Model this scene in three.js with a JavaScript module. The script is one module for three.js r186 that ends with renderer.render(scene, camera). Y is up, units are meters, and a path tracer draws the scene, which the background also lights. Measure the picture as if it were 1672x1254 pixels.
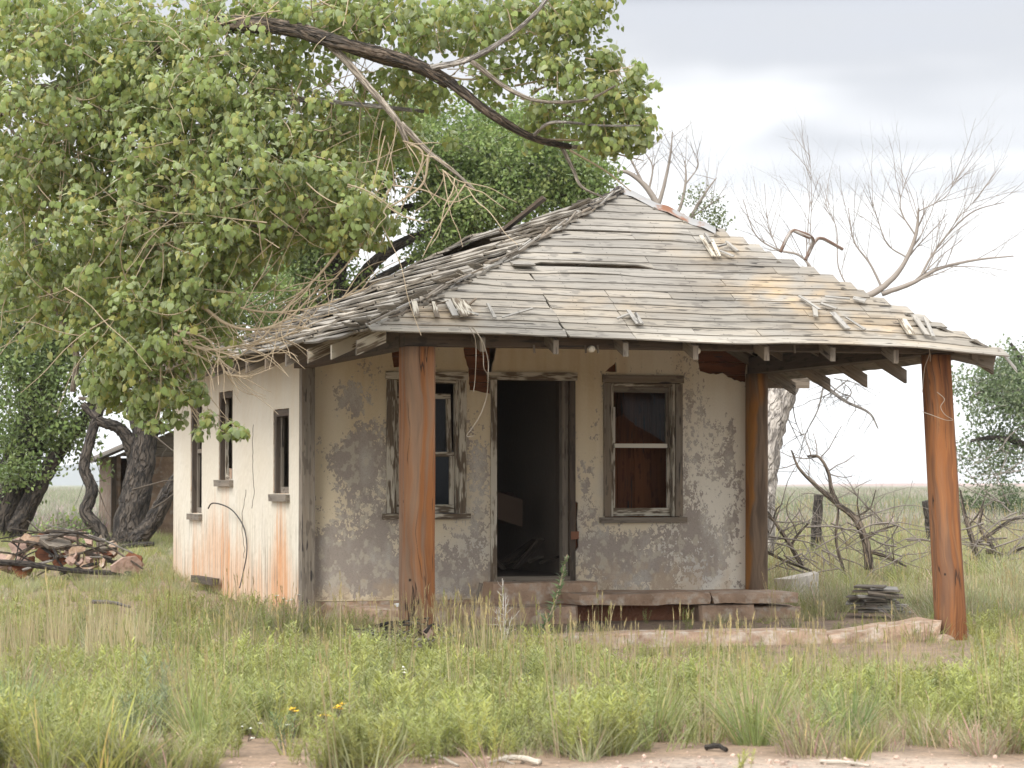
import * as THREE from 'three';

// ---------------------------------------------------------------- camera, sky, sun, exposure
const F = 4500, CX = 836, CY = 627, HY = 792, EYE = 1.4;           // focal length and horizon in photograph pixels
const scene = new THREE.Scene();
const PITCH = Math.atan((HY - CY) / F);
const camera = new THREE.PerspectiveCamera(2 * Math.atan(CY / F) * 180 / Math.PI, 1672 / 1254, 0.5, 20000);
camera.position.set(0, EYE, 0);
camera.rotation.set(PITCH, 0, 0);
camera.focus = 26;
camera.userData.fStop = 5.6;
const renderer = new THREE.WebGLRenderer({ antialias: true });
renderer.setSize(1024, 768);
renderer.toneMapping = THREE.LinearToneMapping;
renderer.toneMappingExposure = 2.0;
renderer.shadowMap.enabled = true;
renderer.shadowMap.type = THREE.PCFSoftShadowMap;

// seeded noise
function mulberry(a) { return () => { a |= 0; a = a + 0x6D2B79F5 | 0; let t = Math.imul(a ^ a >>> 15, 1 | a); t = t + Math.imul(t ^ t >>> 7, 61 | t) ^ t; return ((t ^ t >>> 14) >>> 0) / 4294967296; }; }
let rnd = mulberry(7);
const reseed = n => { rnd = mulberry(n); };
const rr = (a, b) => a + (b - a) * rnd();
const pick = a => a[Math.floor(rnd() * a.length)];
const gauss = () => (rnd() + rnd() + rnd() + rnd() - 2) * 1.0;
const clamp = (x, a = 0, b = 1) => Math.max(a, Math.min(b, x));
const smooth = (a, b, x) => { const t = clamp((x - a) / (b - a)); return t * t * (3 - 2 * t); };
const lerp = (a, b, t) => a + (b - a) * t;
const mix3 = (a, b, t) => [lerp(a[0], b[0], t), lerp(a[1], b[1], t), lerp(a[2], b[2], t)];
function hash(x, y, s = 0) { let h = Math.imul(x, 374761393) ^ Math.imul(y, 668265263) ^ Math.imul(s, 1442695041); h = Math.imul(h ^ h >>> 13, 1274126177); return ((h ^ h >>> 16) >>> 0) / 4294967296; }
const RT = new Float32Array(65536); { const r0 = mulberry(99); for (let i = 0; i < 65536; i++) RT[i] = r0(); }
function vn(x, y, s = 0, px = 0, py = 0) {                             // value noise, optional periods
  let x0 = Math.floor(x), y0 = Math.floor(y); let fx = x - x0, fy = y - y0, x1 = x0 + 1, y1 = y0 + 1;
  fx = fx * fx * (3 - 2 * fx); fy = fy * fy * (3 - 2 * fy);
  if (px) { x0 = ((x0 % px) + px) % px; x1 = ((x1 % px) + px) % px; } if (py) { y0 = ((y0 % py) + py) % py; y1 = ((y1 % py) + py) % py; }
  const ha = (Math.imul(x0, 40503) ^ Math.imul(s, 7919)) & 65535, hb = (Math.imul(x1, 40503) ^ Math.imul(s, 7919)) & 65535, ya = Math.imul(y0, 30011), yb = Math.imul(y1, 30011);
  const k = (h, y) => { let q = h * 2654435 + y; q = Math.imul(q ^ q >>> 15, 1274126177); return RT[(q ^ q >>> 16) & 65535]; };
  const a = k(ha, ya), b = k(hb, ya), c = k(ha, yb), d = k(hb, yb), e = a + (b - a) * fx;
  return e + (c + (d - c) * fx - e) * fy;
}
function fbm(x, y, s = 0, o = 4, px = 0, py = 0) { let v = 0, a = 0.5, t = 0; for (let i = 0; i < o; i++) { v += a * vn(x, y, s + i * 17, px, py); t += a; a *= 0.5; x *= 2; y *= 2; px *= 2; py *= 2; } return v / t; }

// sun behind thin cloud, high and behind the camera's left shoulder
const SUN = new THREE.Vector3(-0.40, 1.0, 0.80).normalize();
{
  const w = 2048, h = 1024, d = new Float32Array(w * h * 4);
  for (let j = 0; j < h; j++) for (let i = 0; i < w; i++) {
    const el = ((j + 0.5) / h - 0.5) * Math.PI, azu = (i + 0.5) / w;
    const az = (azu - 0.5) * 2 * Math.PI, ce = Math.cos(el);
    const x = ce * Math.cos(az), y = Math.sin(el), z = ce * Math.sin(az);
    const e = el * 180 / Math.PI, a = Math.atan2(x, -z) * 180 / Math.PI;     // a = 0 straight ahead, positive to the right
    // layered stratus: long flat bands low down, broader patches overhead
    const k = 1 / (Math.max(y, 0) + 0.09), cx = x * k, cz = z * k;
    const band = fbm(cx * 0.55 + 3.1, cz * 1.5 + 1.7, 5, 5), fine = fbm(cx * 1.6 + 8, cz * 4.2 + 2, 9, 4);
    let gray = smooth(0.36, 0.68, band * 0.75 + fine * 0.25);
    gray *= smooth(2.2, 7, e + (fine - 0.5) * 4);
    const wa = a + (fine - .5) * 5 + (band - .5) * 4, we = e + (fine - .5) * .9 + (fbm(a * .5, e * 1.5, 15, 4) - .5) * 1.1;
    const soft = (c, r, q) => Math.exp(-(((wa - c[0]) / r[0]) ** 2 + ((we - c[1]) / r[1]) ** 2) * (q || 1));
    gray = clamp(gray * 0.42 + 0.62 * soft([7, 10.4], [14, 1.7]) + 0.30 * soft([7, 6.9], [5, 0.5]) + 0.12 * soft([8, 5.2], [6, 0.5]) - 0.55 * soft([5.8, 7.95], [2.4, 0.5]) + (fine - .5) * 0.35 * smooth(3, 6, e));
    const lum = lerp(0.74, 0.64, smooth(0, 10, e)) + 0.50 * smooth(10, 55, e);
    const s = Math.max(0, x * SUN.x + y * SUN.y + z * SUN.z);
    const sw = (x * SUN.x + z * SUN.z) / Math.hypot(SUN.x, SUN.z) / Math.max(ce, 0.05);
    const L = lum * (1 + 0.75 * smooth(-0.1, 1, sw) * smooth(85, 20, e)) + 0.5 * Math.pow(s, 5);
    const g = mix3([1.0, 1.0, 1.0], [0.44, 0.455, 0.50], gray);
    if (e < 0) { const q = smooth(0, -6, e); g[0] = lerp(1, 0.28, q); g[1] = lerp(1, 0.27, q); g[2] = lerp(1, 0.2, q); }
    const o = (j * w + i) * 4; d[o] = L * g[0] * 0.97; d[o + 1] = L * g[1] * 0.99; d[o + 2] = L * g[2] * 1.01; d[o + 3] = 1;
  }
  const t = new THREE.DataTexture(d, w, h, THREE.RGBAFormat, THREE.FloatType);
  t.mapping = THREE.EquirectangularReflectionMapping; t.minFilter = t.magFilter = THREE.LinearFilter; t.needsUpdate = true;
  scene.background = t; scene.environment = t;
}
const sun = new THREE.DirectionalLight(new THREE.Color(1, 0.965, 0.895), 1.5);
sun.position.copy(SUN).multiplyScalar(60).add(new THREE.Vector3(0, 0, -25)); sun.target.position.set(0, 0, -25);
sun.castShadow = true; sun.shadow.radius = 42; sun.shadow.mapSize.set(2048, 2048);
Object.assign(sun.shadow.camera, { left: -25, right: 25, top: 25, bottom: -25, near: 1, far: 140 });
scene.add(sun, sun.target);
scene.fog = new THREE.FogExp2(new THREE.Color(0.95, 0.975, 1.0), 0.00014);

// ---------------------------------------------------------------- helpers
const V = (x, y, z) => new THREE.Vector3(x, y, z);
const cp = Math.cos(PITCH), sp = Math.sin(PITCH);
function ray(px, py) { const x = (px - CX) / F, y = (CY - py) / F; return V(x, y * cp + sp, -cp + y * sp); }
function at(px, py, Z) { const d = ray(px, py); return d.multiplyScalar(Z / -d.z).add(V(0, EYE, 0)); }
function project(p) { const y = p.y - EYE, d = -(p.z * cp) - 0 + y * sp, h = y * cp + p.z * sp; return [CX + F * p.x / d, CY - F * h / d, d]; }
const names = new Map();
function numbered(n) { const k = names.get(n) || 0; names.set(n, k + 1); return k ? `${n}_${String(k).padStart(3, '0')}` : n; }
function tag(o, label, category, group, kind) { if (label) o.userData.label = label; if (category) o.userData.category = category; if (group) o.userData.group = group; if (kind) o.userData.kind = kind; return o; }
function thing(name, label, category, pos = [0, 0, 0], turn = 0, group) {
  const o = new THREE.Group(); o.name = numbered(name); scene.add(o); o.position.set(...(pos.isVector3 ? pos.toArray() : pos)); o.rotation.y = turn; o.updateMatrixWorld(true);
  return tag(o, label, category, group);
}
function solo(name, geo, m, label, category, group) { const o = new THREE.Mesh(geo, m); o.name = numbered(name); scene.add(o); return tag(o, label, category, group); }
function grp(name, parent) { const o = new THREE.Group(); o.name = name; parent.add(o); return o; }

class MB {                                                              // collects triangles, builds one mesh
  constructor() { this.p = []; this.t = []; this.c = []; this.i = []; this.n = 0; this.col = null; }
  v(p, u = 0, w = 0, c) { this.p.push(p.x, p.y, p.z); this.t.push(u, w); const k = c || this.col || [1, 1, 1]; this.c.push(k[0], k[1], k[2]); return this.n++; }
  tri(a, b, c) { this.i.push(a, b, c); }
  quad(a, b, c, d, uv, col) { const q = uv || [[0, 0], [1, 0], [1, 1], [0, 1]]; const s = [a, b, c, d].map((p, k) => this.v(p, q[k][0], q[k][1], col)); this.i.push(s[0], s[1], s[2], s[0], s[2], s[3]); }
  // eight corners: bottom ring then top ring
  hexa(c, uo = rnd() * 3, vo = rnd() * 3) {
    const f = [[0, 3, 2, 1], [4, 5, 6, 7], [0, 1, 5, 4], [1, 2, 6, 5], [2, 3, 7, 6], [3, 0, 4, 7]];
    for (const q of f) {
      const [a, b, d, e] = q.map(k => c[k]); let l = a.distanceTo(b), h = b.distanceTo(d);
      const uv = l >= h ? [[0, 0], [l, 0], [l, h], [0, h]] : [[0, 0], [0, l], [h, l], [h, 0]];      // grain runs the long way
      this.quad(a, b, d, e, uv.map(([x, y]) => [x + uo, y + vo]));
    }
    return this;
  }
  box(x0, x1, y0, y1, z0, z1, jit = 0, uo, vo) {
    const j = () => (rnd() - 0.5) * 2 * jit;
    const c = [[x0, y0, z1], [x1, y0, z1], [x1, y0, z0], [x0, y0, z0], [x0, y1, z1], [x1, y1, z1], [x1, y1, z0], [x0, y1, z0]].map(q => V(q[0] + j(), q[1] + j(), q[2] + j()));
    return this.hexa(c, uo, vo);
  }
  // board of section w x h between two points, 'up' roughly along its height
  bar(a, b, w, h, up = V(0, 1, 0), jit = 0) {
    const d = b.clone().sub(a).normalize(), s = d.clone().cross(up).normalize(), n = s.clone().cross(d).normalize();
    const j = () => (rnd() - 0.5) * 2 * jit;
    const P = (o, x, y) => o.clone().addScaledVector(s, x + j()).addScaledVector(n, y + j());
    return this.hexa([P(a, -w / 2, -h / 2), P(b, -w / 2, -h / 2), P(b, w / 2, -h / 2), P(a, w / 2, -h / 2), P(a, -w / 2, h / 2), P(b, -w / 2, h / 2), P(b, w / 2, h / 2), P(a, w / 2, h / 2)]);
  }
  // tapering tube through points
  tube(pts, r0, r1, sides = 6, bump = 0, cap = true) {
    const m = pts.length, wraps = Math.max(1, Math.round((Array.isArray(r0) ? r0[0] : r0) * 9)); let len = 0, prev = null;
    let N = V(0, 1, 0), T = pts[1].clone().sub(pts[0]).normalize(); if (Math.abs(T.y) > 0.9) N = V(1, 0, 0);
    N.sub(T.clone().multiplyScalar(N.dot(T))).normalize();
    for (let k = 0; k < m; k++) {
      const t = k < m - 1 ? pts[k + 1].clone().sub(pts[Math.max(0, k - 1)]).normalize() : pts[k].clone().sub(pts[k - 1]).normalize();
      N.sub(t.clone().multiplyScalar(N.dot(t))).normalize(); const B = t.clone().cross(N);
      if (k) len += pts[k].distanceTo(pts[k - 1]);
      const f = k / (m - 1), r = Array.isArray(r0) ? r0[k] : lerp(r0, r1, f);
      const ring = [];
      for (let q = 0; q <= sides; q++) {
        const an = q / sides * Math.PI * 2, qq = q % sides, rad = r * (1 + (bump ? bump * (hash(qq, k, m) - 0.5) * 2 : 0));
        ring.push(this.v(pts[k].clone().addScaledVector(N, Math.cos(an) * rad).addScaledVector(B, Math.sin(an) * rad), q / sides * wraps, len));
      }
      if (prev) for (let q = 0; q < sides; q++) { this.i.push(prev[q], prev[q + 1], ring[q + 1], prev[q], ring[q + 1], ring[q]); }
      else if (cap) for (let q = 1; q < sides - 1; q++) this.i.push(ring[0], ring[q + 1], ring[q]);
      prev = ring;
    }
    if (cap) for (let q = 1; q < sides - 1; q++) this.i.push(prev[0], prev[q], prev[q + 1]);
    return this;
  }
  geo() {
    const g = new THREE.BufferGeometry();
    g.setAttribute('position', new THREE.Float32BufferAttribute(this.p, 3)); g.setAttribute('uv', new THREE.Float32BufferAttribute(this.t, 2));
    g.setAttribute('color', new THREE.Float32BufferAttribute(this.c, 3)); g.setIndex(this.i); g.computeVertexNormals(); return g;
  }
  build(name, m, parent) { const o = new THREE.Mesh(this.geo(), m); o.name = name; if (parent) parent.add(o); return o; }
}
const curve = (pts, n) => new THREE.CatmullRomCurve3(pts, false, 'centripetal').getPoints(n || pts.length * 4);

function tex(w, h, fn, srgb = true, rx = 1, ry = 1) {                 // fn(u, v) gives linear albedo (srgb) or a value
  const d = new Uint8Array(w * h * 4), enc = c => { c = clamp(c); return Math.round(255 * (c <= 0.0031308 ? 12.92 * c : 1.055 * Math.pow(c, 1 / 2.4) - 0.055)); };
  for (let j = 0; j < h; j++) for (let i = 0; i < w; i++) {
    const c = fn((i + 0.5) / w, (j + 0.5) / h), o = (j * w + i) * 4;
    if (srgb) { d[o] = enc(c[0]); d[o + 1] = enc(c[1]); d[o + 2] = enc(c[2]); } else d[o] = d[o + 1] = d[o + 2] = Math.round(255 * clamp(c));
    d[o + 3] = 255;
  }
  const t = new THREE.DataTexture(d, w, h, THREE.RGBAFormat); t.wrapS = t.wrapT = THREE.RepeatWrapping; t.magFilter = THREE.LinearFilter; t.minFilter = THREE.LinearMipmapLinearFilter; t.generateMipmaps = true;
  if (srgb) t.colorSpace = THREE.SRGBColorSpace; t.repeat.set(rx, ry); t.needsUpdate = true; return t;
}
const std = (o) => new THREE.MeshStandardMaterial({ roughness: 0.9, side: THREE.DoubleSide, ...o });
const lin = (r, g, b) => new THREE.Color().setRGB(r, g, b);

// ---------------------------------------------------------------- house frame: u along the front, v back from the front wall
const TH = Math.atan(1400 / F), HA = V(-2.115, 0, -27.5);
const cth = Math.cos(TH), sth = Math.sin(TH);
const H = (u, y, v) => V(HA.x + u * cth - v * sth, y, HA.z - u * sth - v * cth);
const L = (u, y, v) => V(u, y, -v);                                      // the same in the house group's own axes
function toHouse(x, z) { const dx = x - HA.x, dz = z - HA.z; return [dx * cth - dz * sth, -dx * sth - dz * cth]; }
function localRay(px, py) { const d = ray(px, py), o = toHouse(0, 0), e = toHouse(d.x + 0, d.z + 0), b = toHouse(0, 0); return { o: [o[0], EYE, o[1]], d: [e[0] - b[0], d.y, e[1] - b[1]] }; }
function onWall(px, py, v = 0) { const r = localRay(px, py), k = (v - r.o[2]) / r.d[2]; return [r.o[0] + r.d[0] * k, r.o[1] + r.d[1] * k]; }       // -> u, y
function onSide(px, py, u = 0) { const r = localRay(px, py), k = (u - r.o[0]) / r.d[0]; return [r.o[2] + r.d[2] * k, r.o[1] + r.d[1] * k]; }        // -> v, y

// ---------------------------------------------------------------- terrain height
function gh(x, z) {
  const Z = -z, n = (fbm(x * 0.5 + 40, z * 0.5 + 9, 3, 3) - 0.5) * 0.09 * smooth(14.4, 17, Z);
  let h = 0.55 * smooth(25.5, 43, Z) + n;
  h += smooth(80, 700, Z) * (fbm(x * 0.004, z * 0.004, 21, 3) - 0.6) * 1.6;
  return h;
}
// ---------------------------------------------------------------- materials
const M = {};
{
  // weathered roof board: grain along u, tile 6 m by 1 m
  const wood = (seed, base, dark, tan, nails) => (u, v) => {
    const x = u * 6, y = v, wob = fbm(u * 12, v * 6, seed, 3, 12, 6) * 0.05;
    const g1 = fbm(u * 10, (y + wob) * 60, seed + 1, 3, 10, 60), g2 = vn(u * 36, (y + wob) * 200, seed + 2, 36, 200), big = fbm(u * 5, v * 8, seed + 3, 4, 5, 8);
    let c = mix3(base, dark, clamp(0.15 + 0.9 * (g1 - 0.38) + 0.35 * (g2 - 0.5)));
    c = mix3(c, tan, clamp((big - 0.5) * 2.2));
    const cr = vn(u * 24, (y + wob) * 90, seed + 4, 24, 90), cl = vn(u * 40, v * 14, seed + 5, 40, 14);
    if (cr > 0.78 && cl > 0.56) c = mix3(c, [0.035, 0.03, 0.026], smooth(0.78, 0.88, cr) * smooth(0.56, 0.68, cl));
    const sp = fbm(u * 50, y * 30, seed + 6, 3, 50, 30); if (sp > .62) c = mix3(c, dark, smooth(.62, .72, sp) * .7);
    if (nails) { const r = x / 0.6, k = r - Math.floor(r), q = y * 14, qk = q - Math.floor(q), off = 0.5 + (hash(Math.floor(r), Math.floor(q), seed) - 0.5) * 0.12; const d = Math.hypot((k - off) * 0.6, (qk - 0.5) * 0.07); if (d < 0.008) c = mix3(c, [0.03, 0.024, 0.02], smooth(0.008, 0.003, d)); }
    return c;
  };
  M.roofMap = tex(2048, 400, wood(11, [0.325, 0.305, 0.275], [0.165, 0.152, 0.137], [0.36, 0.322, 0.27], true), true, 1 / 6, 1);
  const wb = tex(1024, 256, (u, v) => fbm(u * 10, v * 60, 12, 3, 10, 60) * 0.7 + 0.3 * vn(u * 40, v * 128, 3, 40, 128), false, 1 / 6, 1);
  M.board = std({ map: M.roofMap, bumpMap: wb, bumpScale: 0.006, vertexColors: true });
  M.grayMap = tex(768, 256, wood(31, [0.20, 0.17, 0.135], [0.085, 0.068, 0.052], [0.20, 0.145, 0.095], false), true, 1 / 6, 1);
  M.gray = std({ map: M.grayMap, bumpMap: wb, bumpScale: 0.006, vertexColors: true });
  M.darkMap = tex(768, 256, wood(51, [0.085, 0.064, 0.048], [0.035, 0.027, 0.02], [0.10, 0.062, 0.036], false), true, 1 / 6, 1);
  M.dark = std({ map: M.darkMap, bumpMap: wb, bumpScale: 0.005, vertexColors: true });
  M.redMap = tex(768, 256, wood(71, [0.15, 0.052, 0.02], [0.06, 0.02, 0.009], [0.2, 0.075, 0.028], false), true, 1 / 6, 1);
  M.redwood = std({ map: M.redMap, bumpMap: wb, bumpScale: 0.004, vertexColors: true });
  M.paintMap = tex(768, 256, (u, v) => {
    const x = u * 6, p = fbm(u * 30, v * 16, 5, 4, 30, 16) * 0.6 + 0.4 * fbm(u * 60, v * 120, 6, 3, 60, 120);
    const bare = mix3([0.16, 0.12, 0.08], [0.07, 0.05, 0.035], fbm(u * 14, v * 90, 8, 3, 14, 90));
    return mix3([0.46, 0.42, 0.34], bare, smooth(0.44, 0.58, p));
  }, true, 1 / 6, 1);
  M.paint = std({ map: M.paintMap, bumpMap: wb, bumpScale: 0.004, vertexColors: true });
  // round timber posts: grain along v
  const post = (seed, gray) => (u, v) => {
    const x = u, y = v * 3, w = fbm(u * 4, v * 6, seed, 3, 4, 6) * 0.22;
    const a = fbm((x + w * .5) * 26, v * 4, seed + 1, 5, 0, 4), b = vn((x + w * .5) * 90, v * 12, seed + 2, 0, 12), big = fbm(u * 3, v * 3, seed + 3, 3, 3, 3);
    let c = mix3([0.25, 0.095, 0.03], [0.085, 0.03, 0.012], clamp(0.1 + 2.2 * (a - 0.4)));
    c = mix3(c, [0.34, 0.15, 0.05], clamp((b - 0.66) * 1.6));
    c = mix3(c, [0.30, 0.215, 0.15], clamp(gray * smooth(0.42, 0.64, big * 0.3 + fbm((x + w * .3) * 11, v * 1.1, seed + 9, 4) * .45 + a * 0.3)));
    const cr = Math.abs(fbm((x + w * .6) * 15, v * 3, seed + 4, 3, 0, 3) - .5), cl = fbm(u * 9, v * 6, seed + 5, 3, 0, 6);
    if (cr < .03 && cl > 0.47) c = mix3(c, [0.025, 0.013, 0.008], smooth(.03, .008, cr) * smooth(0.47, 0.6, cl) * .9);
    for (const [kx, ky] of [[.31, .42], [.62, .88], [.4, .2], [.72, .63], [.12, .7], [.86, .3]]) { const d = Math.hypot((u - kx) * 1.0, (v - ky) * 2.4); if (d < 0.014) c = mix3(c, [0.018, 0.01, 0.006], smooth(0.014, 0.005, d)); }
    return c;
  };
  const postB = tex(256, 768, (u, v) => { const w = fbm(u * 4, v * 6, 81, 3, 4, 6) * 0.22; return fbm((u + w) * 18, v * 6, 82, 4, 0, 6); }, false);
  M.postA = std({ map: tex(320, 768, post(81, 0.55)), bumpMap: postB, bumpScale: 0.02, roughness: 0.95 });
  M.postB = std({ map: tex(320, 768, post(181, 0.25)), bumpMap: postB, bumpScale: 0.014, roughness: 0.9 });
  M.postC = std({ map: tex(256, 768, (u, v) => {                                                            // split corner post, ochre heart between gray sides
    const w = fbm(v * 6, u * 3, 91, 3) * 0.3, a = fbm((u + w) * 16, v * 5, 92, 4), h = fbm((u + w) * 3, v * 3, 93, 3);
    let c = mix3([0.17, 0.115, 0.075], [0.05, 0.033, 0.022], clamp(1.6 * (a - 0.3)));
    c = mix3(c, mix3([0.36, 0.17, 0.04], [0.16, 0.05, 0.014], a), smooth(0.46, 0.58, h));
    return c;
  }), bumpMap: postB, bumpScale: 0.016 });

  // bark
  const bark = (seed, lo, hi) => tex(512, 512, (u, v) => {
    const w = fbm(u * 6, v * 6, seed, 3, 6, 6) * 0.16, r = Math.abs(fbm((u + w) * 12, v * 5, seed + 1, 4, 12, 5) - 0.5) * 2, f = vn(u * 60, v * 40, seed + 2, 60, 40);
    return mix3(lo, hi, clamp(smooth(0.03, 0.34, r) * 0.85 + (f - 0.5) * 0.4));
  }, true);
  const barkB = tex(512, 512, (u, v) => { const w = fbm(u * 6, v * 6, 101, 3, 6, 6) * 0.16; return smooth(0.02, 0.4, Math.abs(fbm((u + w) * 12, v * 5, 102, 4, 12, 5) - 0.5) * 2); }, false);
  M.bark = std({ map: bark(101, [0.045, 0.034, 0.026], [0.20, 0.155, 0.115]), bumpMap: barkB, bumpScale: 0.03, vertexColors: true });
  M.barkLimb = std({ map: bark(111, [0.03, 0.023, 0.017], [0.155, 0.115, 0.083]), bumpMap: barkB, bumpScale: 0.04, vertexColors: true });
  M.barkDark = std({ map: bark(121, [0.022, 0.018, 0.015], [0.095, 0.076, 0.06]), bumpMap: barkB, bumpScale: 0.04, vertexColors: true });
  M.barkGray = std({ map: bark(141, [0.19, 0.168, 0.15], [0.5, 0.45, 0.40]), bumpMap: barkB, bumpScale: 0.03, vertexColors: true });
  M.twig = std({ color: lin(0.40, 0.315, 0.215) });
  M.twigGray = std({ color: lin(0.25, 0.215, 0.185) });
  M.brush = std({ color: lin(0.20, 0.172, 0.148) });
  M.pale = std({ color: lin(0.5, 0.45, 0.39), bumpMap: barkB, bumpScale: 0.02 });
  M.bleach = std({ color: lin(0.52, 0.46, 0.38), bumpMap: barkB, bumpScale: 0.004 });
  M.twigDark = std({ color: lin(0.09, 0.072, 0.055) });
  M.deadWood = std({ map: bark(161, [0.15, 0.12, 0.09], [0.42, 0.36, 0.29]), bumpMap: barkB, bumpScale: 0.012, vertexColors: true });

  // leaves, grass
  M.leaf = new THREE.MeshPhysicalMaterial({ color: 0xffffff, vertexColors: true, side: THREE.DoubleSide, roughness: 1, transmission: 0.45, thickness: 0, clearcoat: 0.28, clearcoatRoughness: 0.45 });
  M.small = new THREE.MeshPhysicalMaterial({ color: 0xffffff, vertexColors: true, side: THREE.DoubleSide, roughness: 1, transmission: 0.4, thickness: 0 });
  M.grass = new THREE.MeshPhysicalMaterial({ color: 0xffffff, vertexColors: true, side: THREE.DoubleSide, roughness: 1, transmission: 0.4, thickness: 0 });

  // plaster
  const blobs = [[575, 650, 15, 34, .75], [612, 640, 10, 30, .5], [590, 715, 22, 26, .75], [560, 748, 24, 22, .95], [600, 765, 26, 34, 1], [622, 735, 16, 40, .7], [585, 805, 20, 46, .8], [620, 832, 16, 56, .7], [520, 722, 7, 22, .7], [600, 905, 80, 36, .85], [650, 940, 130, 34, 1], [517, 900, 14, 50, .8], [560, 940, 60, 26, .9], [545, 870, 12, 26, .4],
    [780, 740, 20, 70, .62], [785, 860, 18, 60, .6], [735, 905, 40, 34, .4], [760, 950, 60, 24, .8], [958, 800, 18, 70, .45], [970, 900, 26, 50, .55], [1060, 905, 90, 46, .95], [1130, 810, 24, 70, .72], [1172, 752, 20, 34, .72], [1192, 720, 9, 44, .75], [1202, 800, 12, 46, .6], [1150, 872, 44, 34, .6], [1040, 952, 80, 22, .7], [1185, 905, 24, 44, .5], [1125, 700, 10, 60, .45], [1150, 640, 10, 50, .2]]
    .map(([x, y, a, b, s]) => { const c = onWall(x, y), d = onWall(x + a, y - b); return [c[0], c[1], d[0] - c[0], d[1] - c[1], s]; });
  const peel = (x, y) => {
    let m = 0; for (const [bx, by, ax, ay, s] of blobs) { const dx = (x - bx) / ax, dy = (y - by) / ay, q = dx * dx + dy * dy; if (q < 6) m = m + s * Math.exp(-q * 0.7) * (1 - 0.5 * m); }
    const n = fbm(x * 5, y * 4, 201, 5), f = fbm(x * 32, y * 26, 202, 3), ff = vn(x * 110, y * 90, 203);
    return m * 0.84 + (n - 0.5) * 1.15 + (f - 0.5) * 1.05 + (ff - 0.5) * 0.45 + .03;
  };
  const FW = 1536, FH = 845, PE = new Float32Array(FW * FH);
  for (let j = 0; j < FH; j++) for (let i = 0; i < FW; i++) PE[j * FW + i] = peel((i + .5) / FW * 5, 0.25 + (j + .5) / FH * 2.75);
  const pe = (u, v) => PE[Math.min(FH - 1, Math.floor(v * FH)) * FW + Math.min(FW - 1, Math.floor(u * FW))];
  const facade = (u, v) => {
    const x = u * 5, y = 0.25 + v * 2.75, p = pe(u, v);
    const st = fbm(x * 14, y * 1.3, 210, 3), big = fbm(x * 1.3, y * 1.3, 211, 4), g = vn(x * 160, y * 160, 212), tr = fbm(x * 40, y * 5, 213, 3);
    const side = smooth(2.4, 4.2, x + (big - .5) * 2);
    let c = mix3([0.57, 0.475, 0.325], [0.66, 0.61, 0.52], clamp(side * 0.85 + (0.5 - y * 0.18) * 0.6));
    c = mix3(c, [0.44, 0.30, 0.15], clamp((st - 0.42) * 0.9 * smooth(1.2, 2.8, y)));
    c = mix3(c, [0.62, 0.57, 0.47], clamp((big - 0.52) * 2));
    c = mix3(c, [0.44, 0.43, 0.42], clamp((fbm(x * 3, y * 2, 219, 4) - 0.46) * 2.6) * smooth(1.9, 1.0, y) * smooth(1.2, 2.0, x));
    let gr = mix3([0.33, 0.285, 0.245], [0.48, 0.445, 0.395], clamp((fbm(x * 6, y * 3, 215, 4) - 0.45) * 2.6));
    gr = mix3(gr, [0.21, 0.175, 0.155], clamp((g - 0.55) * 0.9)); gr = mix3(gr, [0.48, 0.43, 0.35], smooth(.56, .66, fbm(x * 22, y * 16, 221, 4)) * .7);
    c = mix3(c, gr, smooth(0.46, 0.50, p));
    const low = smooth(0.62, 0.3, y + (big - 0.5) * 0.5 + (tr - 0.5) * 0.2);
    c = mix3(c, [0.46, 0.34, 0.22], low * 0.5 * smooth(0.35, 0.6, fbm(x * 9, y * 9, 216, 3)));
    return mix3(c, [c[0] * .86, c[1] * .85, c[2] * .83], clamp((g - 0.4) * 0.7));
  };
  M.facade = std({ map: tex(FW, FH, facade, true, 1 / 5, 1 / 2.75), bumpMap: tex(FW, FH, (u, v) => 0.6 - 0.4 * smooth(0.44, 0.52, pe(u, v)) + 0.25 * vn(u * 240, v * 140, 220), false, 1 / 5, 1 / 2.75), bumpScale: 0.006, roughness: 0.95 });
  for (const m of [M.facade.map, M.facade.bumpMap]) m.offset.set(0, -0.25 / 2.75);
  // left side wall: x runs along the shape's own x (0 at the back, 7 at the front corner)
  const wins = [[0.89, 1.3], [3.75, 1.42], [5.52, 1.04]];
  M.sideWall = std({ map: tex(1400, 600, (u, v) => {
    const x = 7 - u * 7, y = v * 3, st = fbm(x * 9, y * 0.7, 230, 4), big = fbm(x * 1.5, y * 1.2, 231, 4), g = vn(x * 150, y * 150, 232), fine = fbm(x * 26, y * 3, 233, 3);
    let c = mix3([0.56, 0.50, 0.40], [0.62, 0.58, 0.50], big);
    c = mix3(c, [0.56, 0.45, 0.30], clamp((st - 0.4) * 1.3) * smooth(1.4, 2.7, y) * 0.9);
    let o = 0; const wob = (fbm(x * 2.2, y * 1.1, 237, 4) - .5), vs = fbm(x * 20, y * .55, 238, 3);
    for (const [wx, wy] of wins) { const dy = wy - y, w = .24 + .16 * dy; if (dy > -.05) o = Math.max(o, smooth(w, w * .3, Math.abs(x - wx - wob * .35 * dy) + (fine - .5) * .22) * smooth(-.05, .06, dy) * (.25 + 1.3 * clamp((vs - .3) * 1.8)) * (.55 + .5 * smooth(.2, 1, dy))); }
    const low = smooth(0.95, 0.25, y + (fbm(x * 1.2, 3, 234, 3) - 0.5) * 1.3 + (fine - 0.5) * 0.5);
    c = mix3(c, [0.54, 0.285, 0.145], clamp(o * .62 + low * (.3 + .6 * vs)));
    c = mix3(c, [0.25, 0.2, 0.15], clamp((fbm(x * 30, y * 2.2, 235, 3) - 0.56) * 4) * smooth(1.6, 0.5, y) * 0.8);
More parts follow.
